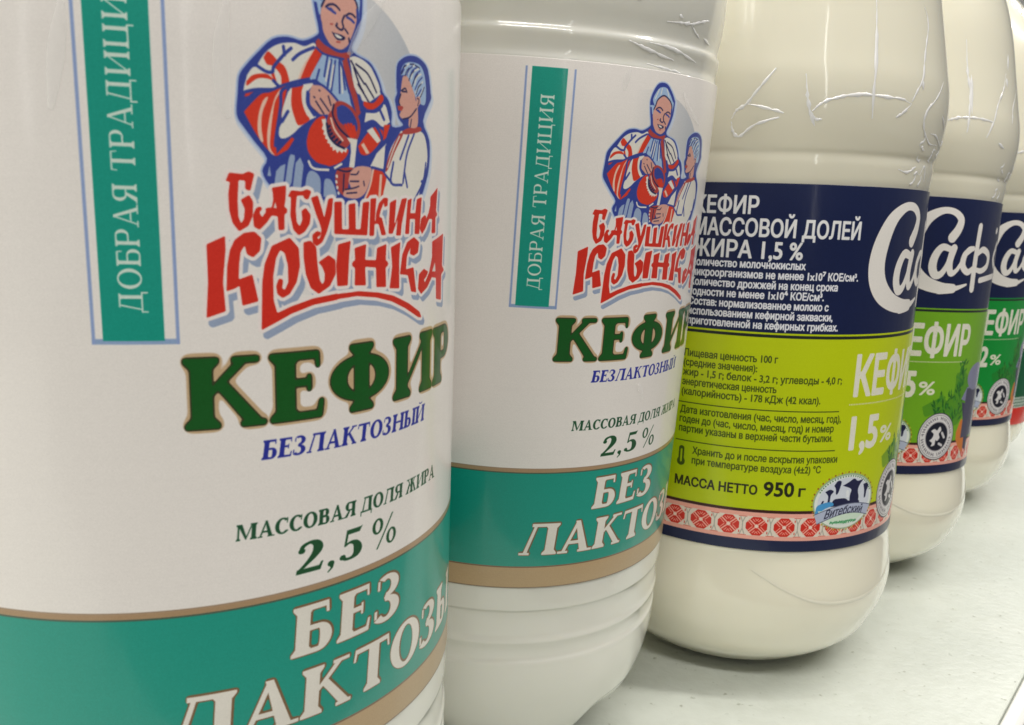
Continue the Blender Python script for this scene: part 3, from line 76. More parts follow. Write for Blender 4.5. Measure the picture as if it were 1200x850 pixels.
class Print:
    def __init__(s, R, z0, z1, base):
        s.R = R; s.z0 = z0; s.z1 = z1; s.W = int(round(2*math.pi*R*PX)); s.H = int(round((z1-z0)*PX))
        s.a = np.ones((s.H, s.W, 3), np.float32)*np.array(base, np.float32)/255
    def xy(s, p):
        p = np.asarray(p, float); return np.stack([(p[:, 0]+math.pi*s.R)*PX, (p[:, 1]-s.z0)*PX], 1)
    def cover(s, polys, ss=4):                       # non-zero fill of several outlines
        P = [s.xy(p) for p in polys if len(p) > 2]
        if not P: return None
        A = np.vstack(P); x0 = max(0, int(A[:, 0].min())-2); x1 = min(s.W, int(A[:, 0].max())+3)
        y0 = max(0, int(A[:, 1].min())-2); y1 = min(s.H, int(A[:, 1].max())+3)
        if x1 <= x0 or y1 <= y0: return None
        w_, h_ = x1-x0, y1-y0
        ea = np.vstack(P); eb = np.vstack([np.roll(p, -1, 0) for p in P])
        ax, ay, bx, by = ea[:, 0]-x0, (ea[:, 1]-y0)*ss, eb[:, 0]-x0, (eb[:, 1]-y0)*ss
        d = np.where(by > ay, 1., -1.); lo = np.minimum(ay, by); hi = np.maximum(ay, by)
        i0 = np.ceil(lo-.5).astype(int); i1 = np.ceil(hi-.5).astype(int)
        i0 = np.clip(i0, 0, h_*ss); i1 = np.clip(i1, 0, h_*ss); n = i1-i0; ok = n > 0
        idx = np.repeat(np.arange(len(n))[ok], n[ok])
        if not len(idx): return None
        off = np.arange(len(idx))-np.repeat(np.cumsum(n[ok])-n[ok], n[ok]); row = i0[idx]+off
        t = (row+.5-ay[idx])/(by[idx]-ay[idx]); x = np.clip(ax[idx]+(bx[idx]-ax[idx])*t, 0, w_-1.001)
        c = x.astype(int); f = x-c; acc = np.zeros((h_*ss, w_+1), np.float32)
        np.add.at(acc, (row, c), d[idx]*(1-f)); np.add.at(acc, (row, c+1), d[idx]*f)
        cov = np.clip(np.abs(np.cumsum(acc, 1)[:, :w_]), 0, 1).reshape(h_, ss, w_).mean(1)
        return x0, y0, cov
    def blend(s, m_, col, al=1.0):
        if m_ is None: return
        x0, y0, c = m_; h_, w_ = c.shape; c = (c*al)[..., None]
        v = s.a[y0:y0+h_, x0:x0+w_]; v[:] = v*(1-c)+np.array(col, np.float32)/255*c
    def fill(s, polys, col, al=1.0): s.blend(s.cover(polys), col, al)
    def line(s, pts, width, col, al=1.0, closed=False, radii=None):
        p = s.xy([q[:2] for q in pts])
        if closed: p = np.vstack([p, p[:1]])
        r = np.full(len(p), width*PX/2) if radii is None else np.asarray(radii)*PX
        x0 = max(0, int(p[:, 0].min()-r.max())-2); x1 = min(s.W, int(p[:, 0].max()+r.max())+3)
        y0 = max(0, int(p[:, 1].min()-r.max())-2); y1 = min(s.H, int(p[:, 1].max()+r.max())+3)
        if x1 <= x0 or y1 <= y0: return
        cov = np.zeros((y1-y0, x1-x0), np.float32)
        for i in range(len(p)-1):
            (ax, ay), (bx, by) = p[i], p[i+1]; rr = max(r[i], r[i+1])+2
            X0 = max(x0, int(min(ax, bx)-rr)); X1 = min(x1, int(max(ax, bx)+rr)+1); Y0 = max(y0, int(min(ay, by)-rr)); Y1 = min(y1, int(max(ay, by)+rr)+1)
            if X1 <= X0 or Y1 <= Y0: continue
            yy, xx = np.mgrid[Y0:Y1, X0:X1].astype(np.float32)+.5
            dx, dy = bx-ax, by-ay; L = dx*dx+dy*dy+1e-9
            t = np.clip(((xx-ax)*dx+(yy-ay)*dy)/L, 0, 1); dd = np.hypot(xx-ax-t*dx, yy-ay-t*dy)
            k = np.clip(r[i]+(r[i+1]-r[i])*t-dd+.5, 0, 1)
            v = cov[Y0-y0:Y1-y0, X0-x0:X1-x0]; np.maximum(v, k, out=v)
        s.blend((x0, y0, cov), col, al)
    def halo(s, polys, width, col, al=1.0, dx=0, dz=0):
        ps = [[(q[0]+dx, q[1]+dz) for q in p] for p in polys]
        s.fill(ps, col, al)
        for p in ps: s.line(p, width*2, col, al, closed=True)
    def band(s, z0, z1, col):
        y0 = (z0-s.z0)*PX; y1 = (z1-s.z0)*PX; yy = np.arange(s.H)
        c = np.clip(np.minimum(yy+1-y0, y1-yy), 0, 1)[:, None, None]; s.a[:] = s.a*(1-c)+np.array(col, np.float32)/255*c
    def rect(s, u0, z0, u1, z1, col, al=1.0): s.fill([[(u0, z0), (u1, z0), (u1, z1), (u0, z1)]], col, al)
    def image(s, name):
        rng = np.random.default_rng(3); s.a += rng.normal(0, .011, (s.H, s.W, 1)).astype(np.float32)+rng.normal(0, .0015, (s.H, 1, 1)).astype(np.float32)
        im = bpy.data.images.new(name, s.W, s.H); b = np.ones((s.H, s.W, 4), np.float32); b[..., :3] = np.clip(s.a, 0, 1)
        im.pixels.foreach_set(b.ravel()); im.update(); im.pack(); return im

# ------------------------------------------------------------------ a serif alphabet drawn from stems, hairlines, slabs and bowls (cap height 1)
def serif_font(T=.19, t=.075, s_=.065, e=.085):
    def stem(x, a=0, b=1, w_=None, st=True, sb=True, ex=e):
        w_ = w_ or T; o = [[(x, a), (x+w_, a), (x+w_, b), (x, b)]]
        if sb: o.append([(x-ex, a), (x+w_+ex, a), (x+w_+ex, a+s_*.8), (x+w_, a+s_*2.1), (x, a+s_*2.1), (x-ex, a+s_*.8)])
        if st: o.append([(x-ex, b), (x-ex, b-s_*.8), (x, b-s_*2.1), (x+w_, b-s_*2.1), (x+w_+ex, b-s_*.8), (x+w_+ex, b)])
        return [('+', q) for q in o]
    def rc(a, b, c, d): return ('+', [(a, b), (c, b), (c, d), (a, d)])
    def arc(cx, cy, rx, ry, a0, a1, n=18): return [(cx+rx*math.cos(R_(a0+(a1-a0)*i/n)), cy+ry*math.sin(R_(a0+(a1-a0)*i/n))) for i in range(n+1)]
    def bowl(xl, yb, yt, xr):
        ry = (yt-yb)/2; rx = min(ry*.95, (xr-xl)*.8); iy = ry-t
        return [('+', [(xl, yb)]+arc(xr-rx, yb+ry, rx, ry, -90, 90)+[(xl, yt)]), ('-', [(xl, yb+t)]+arc(xr-rx, yb+ry, rx-T*.95, iy, -90, 90)+[(xl, yt-t)])]
    def diag(x0, y0, x1, y1, w_): return ('+', [(x0, y0), (x0+w_, y0), (x1+w_, y1), (x1, y1)])
    def foot(x0, x1, y=0): return ('+', [(x0, y), (x1, y), (x1, y+s_), (x0, y+s_)])
    F = {}
    F['О'] = (.96, [('+', arc(.48, .5, .48, .515, 0, 360, 40)), ('-', arc(.48, .5, .48-T, .515-t, 0, 360, 40))])
    F['С'] = (.86, [('+', arc(.48, .5, .48, .515, 42, 322, 36)+[(.74, .22), (.60, .16)]+arc(.48, .5, .48-T, .515-t, 318, 48, 30)), rc(.735, .66, .80, .99)])
    F['Р'] = (.80, bowl(.16, .44, 1, .80)+stem(.09))
    F['Б'] = (.80, bowl(.16, 0, .58, .80)+stem(.09)+[rc(.09, 1-t*1.1, .70, 1), ('+', [(.64, 1), (.70, 1), (.72, .76), (.66, .76)])])
    F['В'] = (.82, bowl(.16, .49, 1, .76)+bowl(.16, 0, .55, .82)+stem(.09))
    F['Ь'] = (.80, bowl(.16, 0, .56, .78)+stem(.09))
    F['Ы'] = (1.18, bowl(.16, 0, .56, .74)+stem(.09)+stem(.92))
    F['Е'] = (.78, stem(.09)+[rc(.09, 1-t, .70, 1), rc(.2, .5, .56, .5+t), rc(.09, 0, .72, t), ('+', [(.64, 1), (.70, 1), (.71, .76), (.665, .76)]), ('+', [(.655, 0), (.74, 0), (.77, .27), (.715, .27)]), rc(.53, .42, .58, .66)])
    F['И'] = (1.06, stem(.09)+stem(.79)+[('+', [(.2, .12), (.2, .02), (.86, .88), (.86, .98)])])
    F['Й'] = (1.06, F['И'][1]+[('+', arc(.53, 1.2, .2, .12, 180, 360)+arc(.53, 1.2, .13, .06, 360, 180))])
    F['Ц'] = (1.08, stem(.09)+stem(.74)+[rc(.1, 0, 1.02, t), rc(.95, -.22, 1.02, t)])
    F['К'] = (.98, stem(.09)+[('+', [(.22, .45), (.3, .42), (.80, .96), (.70, 1)]), rc(.60, 1-s_, .94, 1), ('+', [(.38, .60), (.50, .44), (.80, 0), (.98, 0), (.98, .05), (.52, .66)]), foot(.70, 1.02)])
    F['Ж'] = (1.30, [('+', [(.86-.26, 0), (.60+T-.04, 0), (.60+T-.04, 1), (.6, 1)])]+stem(.57)+[('+', [(.6, .45), (.53, .44), (.20, .96), (.29, 1)]), rc(.07, 1-s_, .40, 1), ('+', [(.50, .6), (.42, .44), (.24, 0), (.04, 0), (.34, .66)]), foot(0, .34),
                    ('+', [(.72, .45), (.79, .44), (1.12, .96), (1.03, 1)]), rc(.92, 1-s_, 1.25, 1), ('+', [(.82, .6), (.90, .44), (1.08, 0), (1.28, 0), (.98, .66)]), foot(.98, 1.32)])
    F['Н'] = (1.06, stem(.09)+stem(.78)+[rc(.2, .47, .86, .47+t)])
    F['М'] = (1.26, stem(.10, w_=t)+stem(.94)+[('+', [(.10, 1), (.10+T, 1), (.66, .16), (.58, .04)]), ('+', [(.56, .06), (.62, .02), (1.02, 1), (.94, 1)])])
    F['Т'] = (.90, stem(.36, st=False)+[rc(.04, 1-t, .87, 1), ('+', [(.04, 1), (.10, 1), (.06, .74), (.01, .74)]), ('+', [(.81, 1), (.87, 1), (.90, .74), (.85, .74)])])
    F['А'] = (1.00, [diag(.10, .02, .44, .96, t), ('+', [(.42, 1.02), (.56, 1.02), (.92, .02), (.92-T, .02)]), rc(.24, .28, .72, .28+t), foot(.0, .30), foot(.60, 1.04)])
    F['Л'] = (1.02, [('+', [(.10, .02), (.10+t, .02), (.42, .96), (.34, .98)]), rc(.26, 1-t, .92, 1), foot(0, .28)]+stem(.70))
    F['Д'] = (1.04, [('+', [(.14, .05), (.14+t, .05), (.42, .96), (.34, .98)]), rc(.26, 1-t, .92, 1), rc(.02, 0, 1.0, t), rc(.02, -.22, .09, .05), rc(.93, -.22, 1.0, .05)]+stem(.68, sb=False))
    F['Я'] = (.88, [(o, [(.84-x, y) for x, y in q][::-1]) for o, q in bowl(.10, .42, 1, .76)]+stem(.60)+[('+', [(.36, .46), (.50, .46), (.26, 0), (.06, 0), (.06, .05)]), foot(-.02, .22)])
    F['Ф'] = (1.08, [('+', arc(.54, .5, .53, .35, 0, 360, 40)), ('-', arc(.54, .5, .53-T, .35-t, 0, 360, 40))]+stem(.54-T/2, -.02, 1.02))
    F['З'] = (.74, [('+', arc(.30, .26, .40, .275, -140, 100)+arc(.30, .26, .40-T, .275-t, 100, -150)), ('+', arc(.30, .76, .35, .25, -100, 130)+arc(.30, .76, .35-T*.9, .25-t, 130, -95)), rc(.0, .12, .07, .30), rc(.05, .72, .11, .92)])
    def strk(p):
        o = []
        for (x0, y0, r0), (x1, y1, r1) in zip(p, p[1:]):
            n = 5
            for k in range(n):
                t0, t1 = k/n, (k+1)/n; xa, ya, ra, xb, yb, rb = x0+(x1-x0)*t0, y0+(y1-y0)*t0, r0+(r1-r0)*t0, x0+(x1-x0)*t1, y0+(y1-y0)*t1, r0+(r1-r0)*t1
                L = math.hypot(xb-xa, yb-ya)+1e-9; nx, ny = -(yb-ya)/L, (xb-xa)/L
                o.append(('+', [(xa+nx*ra, ya+ny*ra), (xb+nx*rb, yb+ny*rb), (xb-nx*rb, yb-ny*rb), (xa-nx*ra, ya-ny*ra)])); o.append(('+', arc(xb, yb, rb, rb, 0, 360, 12)))
        return o
    q = T/.235
    def sp(*p): return strk([tuple(v) for v in spline([(x, y, r*q) for x, y, r in p], 4)])
    F['2'] = (.66, sp((.08, .72, .05), (.13, .87, .05), (.30, .95, .045), (.45, .88, .09), (.50, .72, .115), (.42, .52, .085), (.24, .29, .05), (.05, .08, .04))+[('+', [(0, 0), (.60, 0), (.66, .26), (.61, .26), (.56, .15), (.02, .15)]), ('+', arc(.10, .72, .085, .085, 0, 360, 14))])
    F['5'] = (.62, sp((.08, .14, .06), (.18, .05, .04), (.36, .06, .05), (.48, .17, .10), (.50, .33, .115), (.42, .51, .075), (.26, .57, .035), (.13, .50, .03))+sp((.13, .50, .03), (.15, .70, .03), (.17, .93, .03))+[('+', [(.15, .84), (.52, .84), (.60, 1.02), (.54, .99), (.14, .99)]), ('+', arc(.08, .14, .085, .085, 0, 360, 14))])
    F[','] = (.30, [('+', arc(.14, .08, .09, .09, 0, 360, 14)), ('+', [(.10, .02), (.23, .08), (.20, -.08), (.08, -.2), (.06, -.17), (.14, -.06)])])
    F['%'] = (1.0, [('+', arc(.22, .74, .2, .26, 0, 360, 24)), ('-', arc(.22, .74, .09, .2, 0, 360, 24)), ('+', arc(.78, .26, .2, .26, 0, 360, 24)), ('-', arc(.78, .26, .09, .2, 0, 360, 24)), ('+', [(.22, -.02), (.28, -.02), (.80, 1.02), (.74, 1.02)])])
    F[' '] = (.34, [])
    return F
BOLD = serif_font(.255, .10, .075, .085); HEAVY = serif_font(.26, .105, .075, .075); BOOK = serif_font(.17, .07, .06, .085); FINE = serif_font(.13, .055, .05, .085); MID = serif_font(.21, .08, .065, .09)
def orient(p):
    a = sum(p[i][0]*p[(i+1) % len(p)][1]-p[(i+1) % len(p)][0]*p[i][1] for i in range(len(p))); return p if a > 0 else p[::-1]
def serif(P, txt, font, u0, u1, z, cap, col, gap=.09, slant=0., edge=None, vertical=False, grow=0, round_=0.0):
    """draw txt so that it spans u0..u1 on the baseline z (vertical: spans z, reading upward)"""
    tot = sum(font[c][0]+gap for c in txt)-gap; sx = (u1-u0)/tot; x = 0; glyphs = []
    for c in txt:
        adv, ops = font[c]; g = []
        for o, q in ops:
            pts = [((x+a)*sx+b*cap*slant, b*cap) for a, b in q]
            if vertical: pts = [(z-b, u0+a) for a, b in pts]
            else: pts = [(u0+a, z+b) for a, b in pts]
            g.append((o, orient(pts)))
        glyphs.append(g); x += adv+gap
    for g in glyphs:
        M = None; allp = np.vstack([np.array(q) for _, q in g]) if g else None
        if allp is None: continue
        pad = 1.2; bx0, bx1 = allp[:, 0].min()-pad, allp[:, 0].max()+pad; by0, by1 = allp[:, 1].min()-pad, allp[:, 1].max()+pad
        X0 = max(0, int((bx0+math.pi*P.R)*PX)); X1 = min(P.W, int((bx1+math.pi*P.R)*PX)); Y0 = max(0, int((by0-P.z0)*PX)); Y1 = min(P.H, int((by1-P.z0)*PX))
        if X1 <= X0 or Y1 <= Y0: continue
        M = np.zeros((Y1-Y0, X1-X0), np.float32)
        for o, q in g:
            r = P.cover([q])
            if r is None: continue
            x0, y0, c = r; v = M[max(0, y0-Y0):y0-Y0+c.shape[0], max(0, x0-X0):x0-X0+c.shape[1]]; c = c[:v.shape[0], :v.shape[1]]
            if o == '+': np.maximum(v, c, out=v)
            else: v *= (1-c)
        def soft(a, n):
            k = np.ones(n)/n
            a = np.apply_along_axis(lambda r: np.convolve(r, k, 'same'), 1, a); return np.apply_along_axis(lambda r: np.convolve(r, k, 'same'), 0, a)
        if round_:
            n = max(3, int(round_*PX)); b = soft(soft(M, n), n); M = np.clip((b-.5)*n*1.1+.5, 0, 1)
        if edge:
            for wd, ec, ea in edge:
                n = max(3, int(wd*PX*1.5)); b = soft(soft(M, n), n); E_ = np.clip((b-.10)*16, 0, 1); P.blend((X0, Y0, E_), ec, ea)
        P.blend((X0, Y0, M), col)
# sans lettering: outlines of Blender's built-in face
_glyph = {}
def sans_outline(txt):
    if txt in _glyph: return _glyph[txt]
    c = bpy.data.curves.new('lettering', 'FONT'); c.body = txt; c.fill_mode = 'NONE'; c.resolution_u = 3
    o = bpy.data.objects.new('lettering', c); C.objects.link(o); me = o.to_mesh()
    nx = {}
    for e_ in me.edges: a, b = e_.vertices; nx.setdefault(a, []).append(b); nx.setdefault(b, []).append(a)
    co = [(v.co.x, v.co.y) for v in me.vertices]; seen = set(); out = []
    for st in range(len(co)):
        if st in seen or st not in nx: continue
        lp = [st]; seen.add(st); cur = nx[st][0] if (st+1) not in nx[st] else st+1
        while cur not in seen:
            lp.append(cur); seen.add(cur); n_ = [k for k in nx[cur] if k not in seen]
            if not n_: break
            cur = n_[0]
        out.append([co[k] for k in lp])
    o.to_mesh_clear(); bpy.data.objects.remove(o); bpy.data.curves.remove(c)
    _glyph[txt] = out; return out
CAPH = max(y for p in sans_outline('Н') for _, y in p)
def sans(P, txt, u0, u1, z, cap, col, bold=0., slant=0., al=1.0, warp=None):
    o = sans_outline(txt); xs = [x for p in o for x, _ in p]; a, b = min(xs), max(xs)
    k = (u1-u0)/(b-a); ky = cap/CAPH
    ps = [[(u0+(x-a)*k+y*ky*slant, z+y*ky) for x, y in p] for p in o]
    if warp: ps = [[warp(*q) for q in p] for p in ps]
    P.fill(ps, col, al)
    if bold:
        for p in ps: P.line(p, bold, col, al, closed=True)
def circle(cx, cy, rx, ry, n=48, a0=0, a1=360): return [(cx+rx*math.cos(R_(a0+(a1-a0)*i/n)), cy+ry*math.sin(R_(a0+(a1-a0)*i/n))) for i in range(n)]

# ------------------------------------------------------------------ label of the two lactose-free bottles
RA, RB = 41.5, 45.733
def label_a():
    P = Print(RA, 60.0, 162.4, (232, 227, 222)); d = RA*math.pi/180
    def dg(v): return v*d
    GRN, TAN, BRN = (12, 148, 130), (184, 156, 116), (122, 92, 66)
    P.band(60, 64.76, TAN); P.band(64.6, 64.9, BRN); P.band(64.9, 85.0, GRN); P.band(85.0, 85.25, (70, 92, 76)); P.band(85.25, 85.95, (168, 138, 104)); P.band(85.95, 86.1, (140, 112, 84)); P.band(60, 60.25, (140, 118, 92))
    # side panel
    P.rect(dg(-83.1), 118.1, dg(-70.6), 118.7, (140, 164, 200)); P.rect(dg(-83.1), 118.1, dg(-82.6), 160.9, (140, 160, 204)); P.rect(dg(-71.1), 118.1, dg(-70.6), 160.9, (140, 160, 204))
    P.rect(dg(-81.5), 118.5, dg(-72.75), 160.9, GRN)
    serif(P, 'ДОБРАЯ ТРАДИЦИЯ', BOOK, 121.6, 156.4, dg(-75.55), 2.45, (205, 222, 210), vertical=True, gap=.1)
    # pale grey oval behind the figures, fading towards the left
    cu = dg(-48); cz = 141.0; rx = (dg(-22.2)-cu); X = (np.arange(P.W)/PX-math.pi*RA)[None, :]; Z = (np.arange(P.H)/PX+P.z0)[:, None]
    q = ((X-cu)/rx)**2+((Z-cz)/18.0)**2; a = np.clip((1-q)*60, 0, 1)*np.clip((X-cu+rx*.25)/(rx*1.0), 0, 1); a = (a*.85)[..., None]
    P.a[:] = P.a*(1-a)+np.array((176, 182, 190), np.float32)/255*a
    sil = spline(SIL+SIL[:1], 3)
    P.halo([sil], .45, (200, 210, 228), .9, .25, -.35); P.halo([sil], .22, (170, 188, 220), 1); P.fill([sil], (50, 66, 148))
    for k, c, sm, pts in FIG:
        if k == 'f':
            p = spline(list(pts)+[pts[0]], 4) if sm and len(pts) > 5 else pts
            P.fill([orient([tuple(v) for v in p])], PAL[c])
        else: P.line(spline(pts, 4), sm*.8, PAL[c])
    logo = [orient([tuple(v) for v in chaikin(p, True, .12)]) for p in LOGO]
    P.halo(logo, .38, (150, 164, 190), 1, .55, -.75); P.halo(logo, .42, (236, 226, 222), 1)
    P.fill(logo, (208, 44, 28))
    for h_ in HOLES: P.fill([h_], (228, 216, 210))
    serif(P, 'КЕФИР', BOLD, dg(-70.4), -6.0, 108.1, 8.25, (8, 84, 24), gap=.10, round_=.22, edge=[(.78, (196, 168, 132), 1), (.30, (52, 54, 30), 1)])
    serif(P, 'БЕЗЛАКТОЗНЫЙ', HEAVY, dg(-59.0), dg(-21.8), 103.65, 2.4, (36, 46, 150), gap=.06, slant=.14)
    serif(P, 'МАССОВАЯ ДОЛЯ ЖИРА', HEAVY, dg(-63.5), dg(-16.2), 93.85, 2.05, (20, 76, 46), gap=.06, slant=.08)
    serif(P, '2,5', HEAVY, dg(-53.5), dg(-40.2), 87.9, 4.2, (16, 76, 40), gap=.07, slant=.1); serif(P, '%', HEAVY, dg(-38.0), dg(-31.0), 87.9, 4.3, (16, 76, 40), slant=.1)
    ed = [(.36, (120, 92, 62), 1)]
    serif(P, 'БЕЗ', HEAVY, dg(-54.9), dg(-29.6), 76.55, 6.8, (226, 222, 212), gap=.10, slant=.08, edge=ed)
    serif(P, 'ЛАКТОЗЫ', HEAVY, dg(-75.6), dg(-1.5), 67.4, 6.9, (226, 222, 212), gap=.05, slant=.08, edge=ed)
    return P.image('lactose_free_label_print')

# ------------------------------------------------------------------ label of the patterned-border bottles
def label_b(kind):
    P = Print(RB, 48.26, 143.1, (9, 24, 66)); d = RB*math.pi/180
    def dg(v): return v*d
    G1, pct, dark = {'yellow': ((186, 202, 4), '1,5', (70, 84, 18)), 'lime': ((112, 168, 28), '2,5', (46, 96, 26)), 'green': ((8, 140, 52), '3,2', (6, 80, 40))}[kind]
    P.band(59.6, 106.3, G1); P.band(105.05, 105.8, (28, 36, 30)); P.band(58.8, 59.6, (60, 28, 22))
    P.band(51.3, 58.8, (236, 168, 152)); P.band(52.35, 57.7, (226, 214, 200))
    # woven border: stepped diamonds and grey chevrons
    per = 2*math.pi*RB/40
    for k in range(40):
        c = dg(-97.3)+k*per; zc = 55.0
        if c > math.pi*RB: c -= 2*math.pi*RB
        hx = [(-2.75, .75), (-1.0, 2.55), (1.0, 2.55), (2.75, .75), (2.75, -.75), (1.0, -2.55), (-1.0, -2.55), (-2.75, -.75)]
        if True:
            P.fill([[(c+a, zc+b_) for a, b_ in hx]], (206, 40, 26))
            for sa in (-1, 1):
                for sb in (-1, 1):
                    P.line([(c+sa*.35, zc+sb*.35), (c+sa*1.9, zc+sb*1.75)], .34, (238, 176, 160))
                    for t_ in (.55, 1.15): P.line([(c+sa*(t_+.55), zc+sb*(t_-.35)), (c+sa*(t_+1.05), zc+sb*(t_+.1))], .26, (236, 150, 134))
                    P.line([(c+sa*.45, zc+sb*1.3), (c+sa*1.0, zc+sb*1.85)], .26, (236, 150, 134)); P.line([(c+sa*.0, zc+sb*1.5), (c+sa*.35, zc+sb*2.0)], .22, (236, 150, 134))
            P.fill([[(c-.6, zc), (c, zc+.6), (c+.6, zc), (c, zc-.6)]], (240, 214, 200))
        e = c+per/2
        for sg in (-1, 1):
            P.line([(e-.55, zc+sg*2.3), (e+.0, zc+sg*.9), (e-.0, zc)], .22, (164, 160, 148)); P.line([(e+.55, zc+sg*2.3), (e, zc+sg*.9)], .22, (164, 160, 148))
            P.line([(e-.8, zc+sg*1.9), (e-.8, zc+sg*1.5)], .3, (208, 80, 66)); P.line([(e-1.0, zc+sg*2.55), (e+1.0, zc+sg*2.55)], .16, (208, 80, 66))
    L = dg(-124.8); WH = (226, 226, 226)
    sans(P, 'КЕФИР', L, dg(-105.3), 135.6, 4.3, WH, .3); sans(P, 'МАССОВОЙ ДОЛЕЙ', L, dg(-72.4), 130.1, 4.3, WH, .3)
    sans(P, 'ЖИРА '+pct+' %', L, dg(-90.9), 124.75, 4.3, WH, .3)
    for i, (t, r) in enumerate((('Количество молочнокислых', -89.6), ('микроорганизмов не менее 1x10⁷ КОЕ/см³.', -71.5), ('Количество дрожжей на конец срока', -78.5), ('годности не менее 1x10⁴ КОЕ/см³.', -82.8), ('Состав: нормализованное молоко с', -80.9), ('использованием кефирной закваски,', -79.2), ('приготовленной на кефирных грибках.', -77.0))):
        sans(P, t, L, dg(r), 122.3-i*2.52, 1.9, (226, 226, 230), .2)
    dk = dark
    for t, r, z in (('Пищевая ценность 100 г', -95.4, 98.6), ('(средние значения):', -101.5, 96.05), ('жир - 1,5 г; белок - 3,2 г; углеводы - 4,0 г;', -73.4, 93.5), ('энергетическая ценность', -95, 90.9), ('(калорийность) - 178 кДж (42 ккал).', -80.4, 88.3),
                    ('Дата изготовления (час, число, месяц, год),', -72.2, 83.4), ('годен до (час, число, месяц, год) и номер', -74.6, 80.85), ('партии указаны в верхней части бутылки.', -74.6, 78.3)):
        sans(P, t, L-.2, dg(r), z, 1.9, dk, .13)
    for t, r, z in (('Хранить до и после вскрытия упаковки', -72.0, 72.6), ('при температуре воздуха (4±2) °С', -77.8, 69.9)): sans(P, t, dg(-119.8), dg(r), z, 1.9, dk, .13)
    for z in (86.1, 75.7): P.rect(L-1, z, dg(-73.2), z+.28, dk)
    P.line([(dg(-123.6), 70.0), (dg(-123.6), 73.6)], 1.5, dk); P.line([(dg(-123.6), 70.0), (dg(-123.6), 70.1)], 2.2, dk); P.line([(dg(-123.6), 70.1), (dg(-123.6), 73.2)], .5, G1)
    sans(P, 'МАССА НЕТТО', L-.3, dg(-98.2), 63.65, 2.5, (44, 46, 20), .22); sans(P, '950', dg(-96.0), dg(-86.4), 63.55, 3.9, (34, 36, 18), .3); sans(P, 'г', dg(-84.6), dg(-82.4), 63.6, 2.9, (40, 42, 18), .2)
    rng = random.Random(5)
    sans(P, 'КЕФИР', dg(-67.9), dg(-26.6), 90.2, 10.6, (224, 222, 206), .75)
    for k in range(260): P.line([(rng.uniform(dg(-67), dg(-27)), rng.uniform(90, 101))]*2, rng.uniform(.1, .22), G1, .6)
    for k in range(64): P.rect(dg(-69.5)+k*.54, 87.7, dg(-69.5)+k*.54+.3, 88.1, (214, 214, 180))
    sans(P, pct, dg(-67.4), dg(-54.6), 75.9, 9.0, (224, 222, 206), .8); sans(P, '%', dg(-52.6), dg(-44.6), 76.6, 4.6, (222, 222, 200), .35)
    # fields, herbs and a milk can on the front
    gl = tuple(int(v*.62) for v in G1)
    P.fill([spline(PLANT[0]+PLANT[0][:1], 3)], (44, 112, 30), .45)
    for k in range(110):
        a = dg(rng.uniform(-43, -26)); z = rng.uniform(66, 76) if k < 70 else rng.uniform(76, 88)
        if z > 76: a = dg(rng.uniform(-31, -26.5))
        an = rng.uniform(.4, 2.6); l_ = rng.uniform(1.5, 3.2)
        P.line([(a, z), (a+l_*math.cos(an)*.6, z+l_*math.sin(an)*.6), (a+l_*math.cos(an), z+l_*math.sin(an))], 0, rng.choice([(22, 84, 28), (60, 130, 40), (30, 104, 30)]), .8, radii=[.1, .45, .05])
    P.fill([PLANT[2]], (60, 58, 84)); P.fill([PLANT[1]], (128, 130, 160)); P.fill([spline(PLANT[3]+PLANT[3][:1], 3)], (206, 120, 48))
    P.rect(dg(-22), 60, dg(-3), 78, (74, 74, 96)); P.fill([circle(dg(-12.5), 82, 8.2, 5)], (132, 134, 160))
    # oval dairy badge
    cu, cz = dg(-66.4), 61.6
    for k in range(60): a = 2*math.pi*k/60; P.line([(cu+10.6*math.cos(a), cz+8.0*math.sin(a))]*2, .55, (150, 92, 30) if k % 2 else (190, 170, 60))
    P.fill([circle(cu, cz, 10.3, 7.7)], (150, 176, 140)); P.fill([circle(cu, cz-.1, 9.9, 7.3)], (222, 228, 220)); P.fill([circle(cu, cz, 9.0, 6.5)], (206, 212, 222))
    for k in range(26): a = R_(20+140*k/26); P.line([(cu+9.4*math.cos(a), cz+6.9*math.sin(a))]*2, .45, (70, 120, 84))
    CW = (26, 30, 66)
    def blob(*p): P.fill([spline([(cu+a, cz+b) for a, b in p]+[(cu+p[0][0], cz+p[0][1])], 4)], CW)
    blob((-1.6, 4.4), (.4, 5.2), (2.2, 6.0), (3.6, 5.2), (5.6, 5.4), (4.6, 4.2), (4.0, 2.6), (4.6, .4), (3.6, -.6), (1.4, -.2), (1.2, 1.6), (1.4, 3.2)); blob((-4.4, 4.6), (-3.4, 5.8), (-2.2, 5.6), (-2.4, 4.2), (-3.0, 2.4), (-3.6, 2.2), (-3.8, 3.6))
    blob((-7.0, 3.0), (-5.6, 3.6), (-4.4, 3.0), (-5.2, 2.0), (-5.4, .0), (-6.0, .0), (-6.0, 1.8)); blob((6.0, 4.0), (7.4, 4.2), (8.2, 3.2), (7.6, 2.0), (7.4, .4), (6.8, .2), (6.6, 2.2))
    blob((-5.0, -1.2), (-4.2, .6), (-2.6, .9), (-.4, .8), (1.0, .0), (3.0, .6), (5.0, -.6), (4, -1.5), (0, -1.2)); P.line([(cu+.2, cz+2.6), (cu+.4, cz+1.4)], .9, (222, 226, 230)); P.line([(cu-7.8, cz-.4), (cu-7.4, cz+.4)], .5, CW)
    P.fill([spline([(cu-9.4, cz-2.4), (cu-8.8, cz-.6), (cu-5.2, cz+.2), (cu-4, cz-.8), (cu-6.5, cz-1.6), (cu-9.2, cz-3.2), (cu-9.4, cz-2.4)], 3)], (70, 150, 206))
